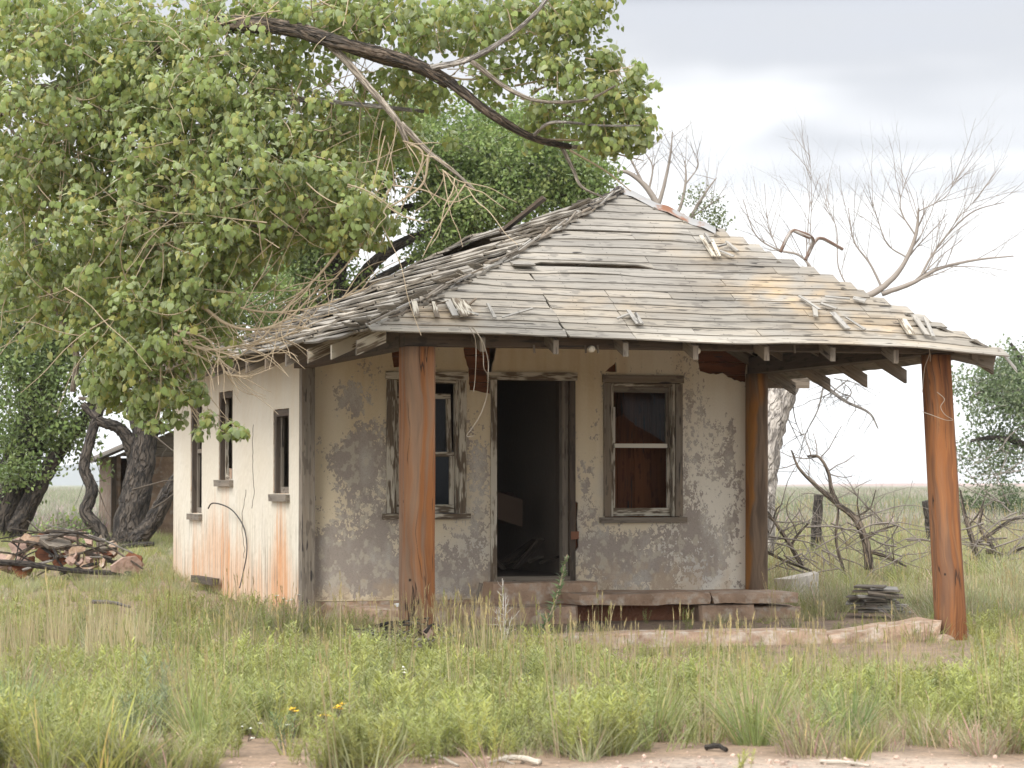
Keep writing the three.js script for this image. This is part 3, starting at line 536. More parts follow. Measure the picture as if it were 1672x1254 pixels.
  // back gable
  new MB().hexa([L(-.3, 2.5, 7.1), L(5.2, 2.5, 7.1), L(5.2, 2.5, 7.2), L(-.3, 2.5, 7.2), L(2.5, 3.88, 7.1), L(2.7, 3.88, 7.1), L(2.7, 3.88, 7.2), L(2.5, 3.88, 7.2)]).build('gable', M.gray, roof);
  // ridge caps: rusty sheet on the right hip, dark strip on the left
  const hipR = s => L(UR + (AU - UR) * s, frontP(UR + (AU - UR) * s, s).y + .035, VF + SD * s), hipL = s => L(UL + (AU - UL) * s, frontP(UL + (AU - UL) * s, s).y + .05, VF + SD * s);
  const cap = (f, s0, s1, w, m, d1, d2, name) => { const g = new MB(); let pr = null; for (let k = 0; k <= 8; k++) { const s = lerp(s0, s1, k / 8), c = f(s).add(V(0, .012 * Math.sin(k * 2.1), 0)); const r = [g.v(c.clone().addScaledVector(d1, w), 0, k * .15), g.v(c.clone().add(V(0, .02, 0)), .15, k * .15), g.v(c.clone().addScaledVector(d2, w), .3, k * .15)]; if (pr) for (let q = 0; q < 2; q++) g.i.push(pr[q], pr[q + 1], r[q + 1], pr[q], r[q + 1], r[q]); pr = r; } return g.build(name, m, roof); };
  cap(hipR, 0.74, 1.0, .085, M.tin, V(-.25, -.42, .6).normalize(), V(.85, -.5, -.1).normalize(), 'ridge_cap');
  cap(hipL, 0.86, 1.0, .07, M.barkDark, V(.3, -.42, .6).normalize(), V(-.85, -.42, -.1).normalize(), 'ridge_cap');
  // ragged splinters under the hip edge
  for (let k = 0; k < 70; k++) { const s = rnd() ** 0.8 * .97, a = hipL(s).add(V(rr(-.03, .05), rr(-.06, .015), rr(-.03, .05))), b = hipL(Math.min(1, s + rr(.03, .1))).add(V(rr(-.03, .05), rr(-.05, .015), rr(-.03, .06))); new MB().bar(a, b, rr(.01, .03), rr(.008, .016), V(0, 1, 0)).build('splinter', pick([M.gray, M.board, M.gray]), roof); }
  // rafters
  for (const x of [788, 908, 1022, 1136, 1252, 1360, 1463]) {
    const [u] = onWall(x, 560, -4.66); const y = eaveY(u) - .015;
    new MB().hexa([V(u - .024, y - .125, 4.66), V(u + .024, y - .125, 4.66), V(u + .024, y + .09, 4.1), V(u - .024, y + .09, 4.1), V(u - .024, y - .005, 4.66), V(u + .024, y - .005, 4.66), V(u + .024, y + .22, 4.1), V(u - .024, y + .22, 4.1)]).build('rafter', M.gray, roof);
  }
  for (let v = -4.52; v < 7; v += 0.9) {
    const q = [leftP(0, v), leftP(.3, v)], d = V(0, -.03, 0), h = V(0, -.125, 0), w = .025;
    const R = (a, b, m) => new MB().hexa([a.clone().add(d).add(h).add(V(0, 0, w)), b.clone().add(d).add(h).add(V(0, 0, w)), b.clone().add(d).add(h).add(V(0, 0, -w)), a.clone().add(d).add(h).add(V(0, 0, -w)), a.clone().add(d).add(V(0, 0, w)), b.clone().add(d).add(V(0, 0, w)), b.clone().add(d).add(V(0, 0, -w)), a.clone().add(d).add(V(0, 0, -w))]).build('rafter', m, roof);
    const rm = Math.min(.3, (v - VF) / SD * .9); q[1] = leftP(rm, v); R(q[0], q[1], v < -2 ? M.paint : M.gray); R(rightP(0, v).add(V(0, -.01, 0)), rightP(rm, v), M.gray);
  }
  // hip rafter tail at the right front corner and a stub log under the right eave
  new MB().bar(V(5.0, 2.60, 4.35), V(5.3, 2.5, 4.62), .05, .13).build('rafter', M.gray, roof);
  new MB().bar(V(4.9, 2.50, -0.35), V(5.62, 2.50, -0.3), .13, .12, V(0, 1, 0), .01).build('beam_stub', M.gray, house);
  // splinters and broken shingles lying on the front slope
  for (const [ax, ay, bx, by, w] of [[674, 503, 680, 534, 9], [707, 507, 713, 536, 7], [728, 502, 742, 532, 10], [742, 500, 757, 533, 13], [755, 503, 768, 530, 10], [738, 520, 780, 529, 6], [795, 508, 806, 535, 5], [776, 500, 764, 512, 3], [818, 532, 868, 516, 2.5], [690, 516, 730, 505, 2.5], [1024, 515, 1040, 540, 8], [1036, 520, 1046, 540, 5], [1006, 530, 1026, 522, 3], [1143, 392, 1164, 424, 7], [1150, 388, 1160, 402, 5], [1160, 398, 1172, 424, 6], [1172, 414, 1196, 424, 6], [1184, 400, 1203, 416, 5], [1170, 408, 1184, 406, 4], [1303, 487, 1336, 512, 6], [1338, 500, 1364, 510, 7], [1328, 506, 1330, 524, 8], [1391, 489, 1411, 495, 12], [1357, 516, 1382, 546, 9], [1379, 524, 1410, 546, 4], [1470, 524, 1486, 552, 16], [1490, 516, 1512, 551, 9], [1508, 518, 1522, 553, 6], [1345, 488, 1385, 492, 5]]) {
    const a = us(ax, ay), b = us(bx, by), p = frontP(...a).addScaledVector(fN, .055), q = frontP(...b).addScaledVector(fN, .06);
    new MB().bar(p, q, w * 0.0056, .012, fN, .004).build('loose_shingle', rnd() < .6 ? M.board : M.paint, roof);
  }
  // wall-side fittings on the beam
  for (const [x, y, w] of [[966, 570, .055], [1138, 573, .05]]) { const [u, yy] = onWall(x, y, -4.44); const ins = new THREE.Mesh(new THREE.LatheGeometry([[0, 0], [.028, 0], [.03, .018], [.02, .024], [.02, .034], [.03, .04], [.026, .058], [0, .058]].map(p => new THREE.Vector2(...p)), 14), M.porcelain); ins.name = 'insulator'; ins.rotation.x = Math.PI / 2; ins.position.set(u, yy, 4.405); house.add(ins); }
  for (const x of [871, 955, 975, 1296]) { const [u, y] = onWall(x, 569, -4.4); new MB().bar(V(u, y + .03, 4.41), V(u + .005, y - .04, 4.415), .016, .012, V(0, 0, 1)).build('bracket', M.gray, house); }
  timber('post_cap', L(.035, 2.572, -4.29), L(.035, 2.579, -4.29), .28, .28, M.dark, 7);
}
// ---------------------------------------------------------------- trees
const dummy = new THREE.Object3D();
function inst(name, geo, m, mats, cols, parent) {
  const o = new THREE.InstancedMesh(geo, m, mats.length); o.name = name;
  mats.forEach((q, k) => { o.setMatrixAt(k, q); if (cols) o.setColorAt(k, cols[k]); });
  o.instanceMatrix.needsUpdate = true; if (o.instanceColor) o.instanceColor.needsUpdate = true; o.frustumCulled = false; o.userData.kind = 'stuff'; parent.add(o); return o;
}
const randDir = () => { let d; do d = V(rr(-1, 1), rr(-1, 1), rr(-1, 1)); while (d.lengthSq() > 1 || d.lengthSq() < .01); return d.normalize(); };
// broad heart-shaped leaf on a pale stalk, slightly folded
function heartLeaf() {
  const g = new MB(), c = [1, 1, 1], y = [1.5, 1.15, 0.75];
  const out = [[0.0, 0.02], [0.3, -.08], [.5, .1], [.5, .36], [.36, .62], [.14, .86], [0, 1.02]];
  const P = (x, yy) => V(x * 1.02, yy, -Math.abs(x) * .28 - .32 * yy * yy + .1 * yy);
  for (const s of [-1, 1]) { const mid = [g.v(P(0, .02), 0, 0, c), g.v(P(0, .45), 0, 0, c), g.v(P(0, 1.02), 0, 0, c)], o = out.slice(1, 6).map(([a, b]) => g.v(P(a * s, b), 0, 0, c)); const f = (a, b, d) => s > 0 ? g.i.push(a, b, d) : g.i.push(a, d, b); f(mid[0], o[0], o[1]); f(mid[0], o[1], mid[1]); f(mid[1], o[1], o[2]); f(mid[1], o[2], o[3]); f(mid[1], o[3], mid[2]); f(mid[2], o[3], o[4]); }
  g.quad(V(-.03, -.75, .05), V(.03, -.75, .05), V(.025, .05, 0), V(-.025, .05, 0), null, y);
  return g.geo();
}
function leafClump(n, rad, len, wid) {                                     // a sprig of small oval leaves
  const g = new MB();
  for (let k = 0; k < n; k++) {
    const p = randDir().multiplyScalar(rad * Math.cbrt(rnd())), d = randDir().addScaledVector(p, .8 / rad); d.y -= .35; d.normalize();
    const s = d.clone().cross(randDir()).normalize(), nn = d.clone().cross(s), l = len * rr(.7, 1.2), w = wid * rr(.7, 1.2), t = rr(.8, 1.2), c = [t, t, t];
    const a = g.v(p, 0, 0, c), b = g.v(p.clone().addScaledVector(d, l * .45).addScaledVector(s, w / 2).addScaledVector(nn, w * .12), 0, 0, c), e = g.v(p.clone().addScaledVector(d, l * .5).addScaledVector(s, -w / 2).addScaledVector(nn, w * .12), 0, 0, c), f = g.v(p.clone().addScaledVector(d, l), 0, 0, c);
    g.i.push(a, b, f, a, f, e);
  }
  return g.geo();
}
// wandering twig; returns its points
function wander(p, d, len, n, droop, jit) {
  const pts = [p.clone()]; let dir = d.clone().normalize(), q = p.clone();
  for (let k = 0; k < n; k++) { dir.add(randDir().multiplyScalar(jit)); dir.y -= droop; dir.normalize(); q = q.clone().addScaledVector(dir, len / n); pts.push(q); }
  return pts;
}
// bare branching: adds to the builder, calls tip() at ends
function branch(g, p, d, len, r, depth, o) {
  const n = Math.max(3, Math.round(len / (o.step || .25))), pts = wander(p, d, len, Math.min(n, 8), o.droop || 0, o.jit || .22);
  g.tube(pts, r, r * (o.taper || .45), depth > 1 ? 6 : depth > 0 ? 4 : 3, 0, false);
  if (depth <= 0) { if (o.tip) o.tip(pts); return pts; }
  const kids = o.kids || 4;
  for (let k = 0; k < kids; k++) {
    const t = lerp(.25, 1, (k + rnd()) / kids), i = Math.min(pts.length - 2, Math.floor(t * (pts.length - 1))), q = pts[i].clone().lerp(pts[i + 1], t * (pts.length - 1) - i);
    const ax = pts[i + 1].clone().sub(pts[i]).normalize(), nd = ax.multiplyScalar(.9).add(randDir().multiplyScalar(o.spread || .8)); if (o.up) nd.y += o.up;
    branch(g, q, nd, len * rr(.4, .72), lerp(r, r * (o.taper || .45), t) * .6, depth - 1, o);
  }
  return pts;
}
const P3 = a => a.map(([x, y, z]) => at(x, y, z));
const green = (r, g, b, s = .18) => { const k = 1 + gauss() * s, h = gauss() * .06; return lin(r * k * (1 + h), g * k, b * k * (1 - h)); };

// ---- the large cottonwood whose limbs hang in from the left
{
  reseed(501);
  const t = thing('cottonwood_tree', 'large cottonwood with broad leaves reaching over the roof from the left', 'tree', [-7.4, gh(-7.4, -23.5), -23.5]);
  const off = t.position.clone().negate(), inv = p => p.clone().add(off);
  const A = pts => P3(pts).map(inv), F1 = pts => P3(pts.map(([x, y, z]) => [x, y, z - .42 * smooth(100, 300, x)])).map(inv), limbs = [];
  const limb = (name, pts, r0, r1, m, n = 5, sides = 10) => { const c = curve(F1(pts), pts.length * n); limbs.push(...c); return new MB().tube(c, r0, r1, sides, .08).build(name, m, t); };
  const tr = curve([V(0, -.3, 0), V(-.1, 1, 0), V(.15, 2.4, .1), V(.05, 3.8, .1), inv(at(-455, 210, 23))], 16);
  new MB().tube(tr, .62, .34, 14, .08).build('trunk', M.bark, t);
  const pine = [[-455, 240, 23], [-250, 200, 22.6], [0, 170, 22.2], [140, 140, 22], [225, 103, 21.9], [262, 78, 21.8], [300, 55, 21.7], [335, 44, 21.6], [400, 40, 21.4], [480, 48, 21.2], [560, 72, 21], [650, 95, 21], [720, 125, 21], [800, 185, 21], [870, 225, 21.2], [932, 240, 21.4]];
  limb('limb', pine, .12, .022, M.barkLimb, 6, 12);
  limb('limb', [[560, 72, 21], [620, 95, 21.1], [680, 112, 21.2], [730, 140, 21.3]], .05, .025, M.bark);
  limb('limb', [[500, 50, 21.2], [545, 80, 21.1], [600, 140, 21], [650, 200, 20.9], [664, 232, 20.9]], .032, .022, M.deadWood);
  limb('limb', [[655, 202, 20.9], [700, 248, 20.85], [735, 275, 20.8], [775, 310, 20.8]], .024, .01, M.deadWood);
  limb('limb', [[700, 112, 21], [770, 95, 20.8], [830, 60, 20.7], [880, 15, 20.6], [925, -50, 20.6]], .026, .012, M.barkGray);
  limb('limb', [[770, 100, 20.8], [830, 145, 20.8], [880, 165, 20.8], [960, 162, 20.8], [1005, 140, 20.7]], .02, .007, M.deadWood);
  limb('limb', [[870, 222, 21.2], [900, 200, 21], [980, 205, 20.9], [1045, 205, 20.8]], .016, .006, M.barkGray);
  limb('limb', [[932, 240, 21.4], [975, 240, 21.3], [1010, 218, 21.2], [1040, 180, 21.1]], .018, .006, M.deadWood);
  limb('limb', [[915, 235, 21.4], [935, 275, 21.3], [950, 305, 21.2], [985, 322, 21.2]], .018, .007, M.deadWood);
  limb('limb', [[380, 175, 22], [425, 157, 21.8], [500, 163, 21.6], [600, 172, 21.5], [692, 182, 21.4]], .03, .014, M.barkGray);
  limb('limb', [[390, 190, 22.2], [410, 205, 22.1], [430, 235, 22], [442, 268, 22]], .05, .03, M.barkGray);
  limb('limb', [[395, 160, 22.4], [430, 190, 22.3], [458, 232, 22.3]], .026, .018, M.barkDark);
  limb('limb', [[-60, 230, 22], [0, 180, 21.6], [30, 225, 21.4], [95, 232, 21.2]], .02, .008, M.deadWood);
  limb('limb', [[68, 310, 22.5], [66, 372, 22.4], [60, 405, 22.3], [75, 450, 22.2], [100, 520, 22], [125, 580, 22], [118, 640, 22]], .04, .022, M.deadWood, 6);
  limb('limb', [[62, 395, 22.3], [35, 440, 22.5], [12, 475, 22.6], [-30, 520, 22.8]], .05, .04, M.barkGray);
  limb('limb', [[130, 650, 22], [180, 655, 21.8], [230, 665, 21.7], [290, 655, 21.6]], .014, .006, M.deadWood);
  limb('limb', [[-40, 170, 21.5], [40, 62, 21.4], [70, 68, 21.3]], .03, .02, M.bark);
  limb('limb', [[290, 345, 21.3], [340, 362, 21.2], [390, 368, 21.1], [480, 370, 21]], .018, .009, M.barkGray);
  // foliage masses: pixel centre, distance, radii in pixels, depth radius in metres, sprays
  const mass = [
    [70, 60, 21.5, 130, 100, .9, 130], [210, 90, 21.3, 130, 100, .9, 130], [330, 130, 21.2, 110, 80, .8, 90], [90, 200, 21.4, 150, 110, 1, 150], [240, 220, 21.2, 150, 100, 1, 150], [370, 240, 21, 100, 80, .8, 85],
    [430, 15, 21.4, 120, 32, .6, 50], [480, 110, 21.6, 90, 50, .7, 46], [480, 210, 21.5, 80, 50, .7, 34], [560, 25, 21.2, 100, 45, .6, 60], [670, 36, 21, 100, 46, .6, 46], [790, 28, 20.9, 90, 44, .6, 36], [880, 42, 20.8, 66, 46, .5, 26], [945, 28, 20.7, 46, 36, .4, 20], [975, 5, 20.7, 30, 30, .3, 12],
    [690, 135, 21, 60, 34, .4, 15], [620, 125, 21.2, 60, 26, .4, 12], [820, 115, 20.9, 55, 34, .4, 13], [900, 105, 20.8, 55, 40, .4, 18], [960, 150, 20.7, 42, 36, .35, 18], [985, 100, 20.7, 22, 22, .2, 8], [900, 190, 20.9, 50, 25, .3, 16], [975, 195, 20.8, 45, 26, .3, 14],
    [1042, 118, 20.6, 18, 18, .15, 6], [1000, 140, 20.6, 14, 10, .1, 3], [1052, 140, 20.6, 14, 14, .1, 4], [1030, 178, 20.7, 38, 14, .2, 11], [1052, 198, 20.7, 16, 18, .15, 6], [1038, 222, 20.7, 22, 18, .2, 8], [985, 232, 20.8, 30, 16, .2, 10], [1048, 236, 20.7, 8, 8, .1, 2],
    [470, 330, 22, 80, 60, .6, 26], [60, 500, 22.4, 90, 70, .8, 34], [10, 420, 22.4, 40, 60, .6, 16], [15, 270, 21.7, 60, 60, .7, 34], [25, 350, 22, 45, 40, .5, 14], [40, 430, 22, 50, 40, .6, 20], [570, 195, 21.9, 95, 60, .6, 44], [655, 215, 22.1, 70, 40, .5, 22], [500, 260, 21.6, 80, 40, .5, 26], [120, 480, 21.8, 70, 50, .7, 26], [110, 310, 21.5, 110, 55, .9, 60], [250, 330, 21.1, 140, 70, .9, 110], [400, 330, 20.9, 110, 60, .7, 74], [510, 305, 20.8, 90, 52, .6, 60], [585, 345, 20.8, 52, 46, .5, 40], [540, 375, 20.8, 60, 25, .4, 22], [620, 375, 20.8, 20, 20, .2, 6],
    [190, 420, 21.3, 110, 80, .9, 90], [310, 430, 21, 100, 70, .8, 80], [400, 400, 20.9, 60, 45, .6, 36], [330, 500, 21, 60, 50, .6, 36], [230, 510, 21.2, 90, 60, .7, 60], [280, 560, 21.1, 70, 50, .6, 40], [210, 590, 21.2, 50, 40, .5, 26], [250, 640, 21.1, 40, 34, .4, 20], [180, 620, 21.3, 40, 30, .4, 14], [352, 440, 20.9, 20, 30, .2, 10], [150, 545, 21.4, 40, 30, .4, 12], [372, 545, 20.8, 14, 12, .1, 3],
    [322, 632, 20.9, 10, 9, .08, 3], [300, 655, 20.9, 26, 12, .12, 6], [340, 688, 20.8, 14, 8, .08, 3], [378, 704, 20.8, 18, 9, .1, 4], [250, 690, 21, 18, 12, .1, 5], [285, 678, 21, 12, 10, .1, 3], [330, 705, 20.8, 8, 6, .06, 2], [225, 665, 21, 20, 16, .2, 6]];
  const geo = heartLeaf(), mats = [], cols = [], mids = [], tw = new MB(), stalks = new MB();
  const near = p => { let b = null, bd = 1e9; for (const q of limbs) { const d = q.distanceToSquared(p); if (d < bd) { bd = d; b = q; } } return b; };
  for (const [x, y, Z, rx, ry, rz, n] of mass) for (let k = 0; k < n; k++) {
    let dx, dy, dz; do { dx = gauss() * .85; dy = gauss() * .85; dz = gauss(); } while (dx * dx + dy * dy > 1.7);
    const c = inv(at(x + dx * rx, y + dy * ry, Z)); c.z += dz * rz;
    const small = n < 8, m = small ? Math.round(rr(10, 18)) : Math.round(rr(14, 28)), rad = small ? .08 : rr(.10, .2);
    const shade = 1 + gauss() * .1, to = near(c).clone().sub(c); to.y += .1;
    for (let j = 0; j < m; j++) {
      const d = randDir(); d.y *= .8; const p = c.clone().addScaledVector(d, rad * Math.cbrt(rnd()));
      // blade hangs from its stalk, face turned outward
      const face = d.clone().multiplyScalar(1).add(V(rr(-.5, .5), rr(0, .7), rr(-.1, .8))).normalize(), down = V(rr(-.6, .6), -1 + rr(-.1, .5), rr(-.6, .6)); down.addScaledVector(face, -down.dot(face)).normalize();
      const sx = down.clone().cross(face).normalize(), s = rr(.03, .062);
      const q = new THREE.Matrix4().makeBasis(sx.multiplyScalar(s), down.multiplyScalar(s), face.multiplyScalar(s)).setPosition(p);
      mats.push(q); mids.push(p); const yl = rnd();
      cols.push(yl < .18 ? green(.31, .32, .08, .12) : yl < .4 ? green(.27, .32, .14, .14) : green(.2 * shade, .258 * shade, .058 * shade, .2));
    }
    // twig back toward the limb
    if (rnd() < (small ? 1 : .4)) { const l = Math.min(to.length(), rr(.3, .9)); if (l > .12) { const dir = to.normalize().add(randDir().multiplyScalar(.3)); const w = curve(wander(c, dir, l, 4, -.05 + rr(-.06, .06), .16), 8); tw.tube(w.reverse(), rr(.0028, .0055), .002, 4, 0, false); } }
  }
  // bare pale twigs looping through the leaves and drooping at the edges
  for (let k = 0; k < 170; k++) { const [x, y, Z, rx, ry] = pick(mass.filter(q => q[6] > 30 && q[0] < 640)); const p = inv(at(x + rr(-1, 1) * rx, y + rr(-1, 1) * ry, Z - rr(0, .8))); tw.tube(curve(wander(p, V(rr(-1, 1), rr(-.5, .3), rr(-.5, .7)), rr(.4, 1.1), 4, rr(-.14, .14), .3), 10), rr(.0028, .006), .002, 4, 0, false); }
  for (const c of [[[950, 240], [1000, 250], [1050, 262]], [[930, 245], [990, 280], [1030, 312]], [[890, 228], [990, 225], [1030, 200]], [[850, 160], [930, 190], [1010, 190]], [[870, 150], [940, 120], [1000, 95]], [[840, 140], [900, 130], [980, 130]], [[960, 235], [1000, 210], [1048, 150], [1045, 118]], [[700, 115], [760, 130], [830, 120], [890, 112]], [[860, 20], [900, 60], [925, 110]], [[820, 60], [900, 50], [960, 42]]]) tw.tube(curve(A(c.map(q => [...q, 20.9])), 10), .009, .004, 4, 0, false);
  // hanging spray in front of the side wall
  for (const c of [[[262, 500], [268, 560], [280, 610], [300, 645], [330, 680], [375, 705]], [[270, 570], [300, 590], [318, 628]], [[300, 645], [330, 690], [345, 688]], [[268, 580], [240, 610], [225, 640]], [[262, 600], [262, 640], [258, 670], [252, 690]]]) tw.tube(curve(A(c.map(q => [...q, 20.9])), 18), .007, .003, 5, 0, false);
  tw.build('twigs', M.twig, t).userData.kind = 'stuff';
  // the dead, leafless branch drooping onto the roof edge
  const dead = new MB();
  const dl = (c, r0, r1) => { const p = curve(A(c.map(q => [q[0], q[1], 20.7 + (q[2] || 0)])), c.length * 6); dead.tube(p, r0, r1, 6, .06); return p; };
  const mains = [dl([[330, 500], [372, 530], [420, 538], [470, 520], [520, 470]], 0.0150, 0.0056), dl([[285, 545], [330, 570], [390, 565], [450, 555], [500, 530]], 0.0120, 0.0042), dl([[290, 540], [340, 555], [370, 610], [380, 614]], 0.0105, 0.0042), dl([[560, 400], [520, 450], [470, 500], [430, 550], [380, 590]], 0.0105, 0.0042), dl([[640, 300], [600, 380], [560, 440], [520, 480]], 0.0090, 0.0042), dl([[380, 500], [440, 510], [520, 500], [600, 470]], 0.0090, 0.0042), dl([[300, 560], [360, 575], [420, 590], [455, 565]], 0.0090, 0.0035), dl([[700, 250], [690, 300], [650, 330], [600, 352]], 0.0105, 0.0042), dl([[664, 232], [690, 250], [660, 330], [620, 400]], 0.0105, 0.0035), dl([[760, 300], [740, 330], [700, 400], [690, 420]], 0.0067, 0.0028), dl([[620, 300], [690, 310], [740, 330], [770, 318]], 0.0067, 0.0028)];
  for (let k = 0; k < 120; k++) { const m = pick(mains.slice(0, 7)), i = Math.floor(rnd() * (m.length - 1)), p = m[i], ax = m[i + 1].clone().sub(p).normalize(); dead.tube(curve(wander(p, ax.add(randDir().multiplyScalar(.8)), rr(.15, .5), 4, rr(-.1, .14), .3), 9), rr(.003, .006), .002, 4, 0, false); }
  dead.build('dead_branch', M.twig, t).userData.label = 'bare tan dead branch drooping onto the roof edge';
  // twigs at the end of the broken limb over the roof
  const bt = new MB(); for (let k = 0; k < 13; k++) { const f = rnd(), a = inv(at(650 + 125 * f, 225 + 90 * f, 20.25)); bt.tube(curve(wander(a, V(rr(-.5, 1), rr(-1, -.1), rr(-.5, .5)), rr(.25, .7), 5, .02, .4), 12), .0045, .002, 4, 0, false); }
  bt.build('dead_twigs', M.twig, t);
  // the leaves that show largest are leaves of their own
  const order = mats.map((q, k) => { const w = mids[k].clone().sub(off), [x, y, d] = project(w); return [k, x > -20 && x < 1700 && y > -20 ? d : 99]; }).sort((a, b) => a[1] - b[1]).slice(0, 300).map(q => q[0]), pickd = new Set(order);
  const lm = [[.2, .258, .058], [.27, .32, .14], [.31, .32, .08]].map(c => { const m = M.leaf.clone(); m.color = lin(...c); return m; });
  for (const k of order) { const o = new THREE.Mesh(geo, lm[k % 7 === 0 ? 2 : k % 3 === 0 ? 1 : 0]); o.name = 'leaf'; o.applyMatrix4(mats[k]); t.add(o); }
  inst('foliage', geo, M.leaf, mats.filter((_, k) => !pickd.has(k)), cols.filter((_, k) => !pickd.has(k)), t);
}

// ---- small-leaved trees
function leafyTree(o) {
  reseed(o.seed);
  const base = o.base ? V(o.base[0], gh(o.base[0], -o.base[1]), -o.base[1]) : V(0, 0, 0), t = thing(o.name, o.label, 'tree', base, 0, o.group), inv = p => p.clone().sub(base);
  const limbs = [];
  for (const [nm, pts, r0, r1] of o.limbs) { const c = curve(P3(pts).map(inv), pts.length * 6); if (pts.ground) c[0].y = 0; limbs.push(...c); const g = new MB().tube(c, r0, r1, r0 > .12 ? 12 : 8, .1); g.build(nm, o.bark || M.barkDark, t); }
  const geo = leafClump(o.leaves || 13, o.clump || .19, o.len || .075, o.wid || .046), mats = [], cols = [], tw = new MB();
  for (const [x, y, Z, rx, ry, rz, n] of o.mass) for (let k = 0; k < n; k++) {
    let dx, dy, dz; do { dx = rr(-1, 1); dy = rr(-1, 1); dz = rr(-1, 1); } while (dx * dx + dy * dy + dz * dz > 1);
    const c = inv(at(x + dx * rx, y + dy * ry, Z)); c.z += dz * rz; if (c.y + base.y < .8) continue;
    if (fbm(c.x * 1.1 + o.seed, c.y * 1.3 + c.z * .7, o.seed, 3) < (o.gap ?? .42)) continue;
    // branchlets: several sprigs in a drooping row
    const dir = V(rr(-1, 1), rr(-.5, .5), rr(-1, 1)), m = o.row || 6, pts = wander(c, dir, rr(.35, .7), m, .08, .25), sh = 1 + gauss() * .12;
    for (const p of pts) { const s = rr(.75, 1.25); dummy.position.copy(p).addScaledVector(randDir(), .05); dummy.rotation.set(rr(0, 6.3), rr(0, 6.3), rr(0, 6.3)); dummy.scale.set(s, s, s); dummy.updateMatrix(); mats.push(dummy.matrix.clone()); const q = o.tint[rnd() < .25 ? 1 : 0]; cols.push(green(q[0] * sh, q[1] * sh, q[2] * sh, .16)); }
    if (rnd() < .3) tw.tube(pts, .007, .004, 3, 0, false);
    if (rnd() < .14) { let b = limbs[0], bd = 1e9; for (const q of limbs) { const d = q.distanceToSquared(c); if (d < bd) { bd = d; b = q; } } tw.tube(curve([b, b.clone().lerp(c, .5).add(randDir().multiplyScalar(.12)), c], 6), .018, .006, 4, 0, false); }
  }
  for (const q of o.bare || []) branch(tw, inv(at(...q[0])), V(...q[1]), q[2], q[3], q[4], { jit: .25, spread: .8, droop: .02, kids: 4 });
  inst('foliage', geo, M.small, mats, cols, t); tw.build('twigs', o.twig || M.twigDark, t).userData.kind = 'stuff';
  return t;
}
leafyTree({ name: 'elm_tree', seed: 611, label: 'dense small-leaved green tree standing behind the roof peak', base: [-2.4, 43], tint: [[.15, .215, .05], [.21, .26, .075]],
  limbs: [['trunk', Object.assign([[585, 925, 43], [580, 700, 43], [560, 520, 43], [545, 440, 43]], { ground: 1 }), .3, .17], ['limb', [[545, 450, 43], [575, 390, 42.6], [600, 350, 42.3], [640, 285, 42]], .14, .05], ['limb', [[560, 500, 43], [620, 420, 42.5], [700, 380, 42.2], [780, 376, 42]], .12, .04], ['limb', [[560, 470, 43], [500, 430, 43], [460, 400, 43]], .1, .04], ['limb', [[600, 350, 42.3], [700, 330, 42], [800, 280, 42]], .07, .03], ['limb', [[570, 540, 43], [600, 470, 42.5], [680, 420, 42.3]], .09, .04], ['limb', [[555, 480, 43], [520, 500, 42.5], [440, 520, 42]], .07, .03]],
  mass: [[600, 260, 42, 120, 80, 1.6, 219], [740, 235, 42, 130, 80, 1.6, 265], [850, 280, 42, 100, 70, 1.5, 230], [925, 300, 42, 55, 45, 1, 92], [960, 310, 42, 26, 24, .5, 19], [780, 340, 42, 110, 55, 1.5, 194], [660, 330, 42.4, 100, 55, 1.5, 103], [880, 345, 42, 80, 30, 1.2, 92], [560, 400, 42.8, 80, 55, 1.4, 69], [480, 330, 43, 90, 90, 1.6, 127], [620, 390, 42.4, 50, 30, 1, 27], [720, 400, 42.2, 60, 25, 1, 42], [520, 460, 43, 60, 40, 1, 46], [600, 470, 43, 40, 26, .8, 20], [840, 200, 42, 70, 40, 1.2, 69], [460, 420, 43, 50, 60, 1, 57], [470, 510, 43, 50, 30, 1, 30]] });
leafyTree({ name: 'elm_tree', seed: 621, gap: .38, label: 'dark leaning tree with thick trunk at the left edge of the yard', base: [-8.1, 42.5], tint: [[.14, .2, .05], [.2, .25, .075]],
  limbs: [['trunk', Object.assign([[-18, 900, 42.5], [20, 790, 42.5], [55, 690, 42.5], [80, 600, 42.5], [120, 520, 42.5], [150, 420, 42.5]], { ground: 1 }), .32, .16], ['limb', [[25, 870, 42.3], [60, 800, 42.2], [100, 730, 42.2], [140, 680, 42.2], [190, 600, 42.1], [240, 500, 42]], .15, .07], ['limb', [[60, 680, 42.5], [20, 600, 42.6], [-20, 540, 42.7]], .1, .05], ['limb', [[90, 590, 42.5], [60, 500, 42.5], [20, 420, 42.5]], .1, .04]],
  mass: [[30, 540, 42, 60, 70, 1, 40], [60, 650, 42, 50, 50, .8, 22], [30, 760, 42, 40, 40, .6, 16], [110, 700, 42.2, 40, 40, .6, 24], [140, 610, 42.3, 80, 40, 1, 30], [40, 560, 42.5, 90, 60, 1.2, 45], [110, 500, 42.5, 110, 80, 1.4, 90], [30, 460, 42.5, 60, 60, 1, 30], [200, 480, 42.3, 90, 80, 1.3, 75], [40, 640, 42.6, 50, 50, .8, 20], [20, 730, 42.4, 30, 36, .5, 15], [230, 600, 42, 60, 50, 1, 27], [60, 400, 42.5, 90, 50, 1.2, 38], [20, 350, 42.5, 60, 30, 1, 14]],
  bare: [[[110, 560, 42], [.6, -1, 0], 1.2, .015, 1], [[130, 740, 42], [.3, -1, 0], .9, .014, 1], [[45, 850, 42], [.5, -.6, .2], .8, .012, 1]] });
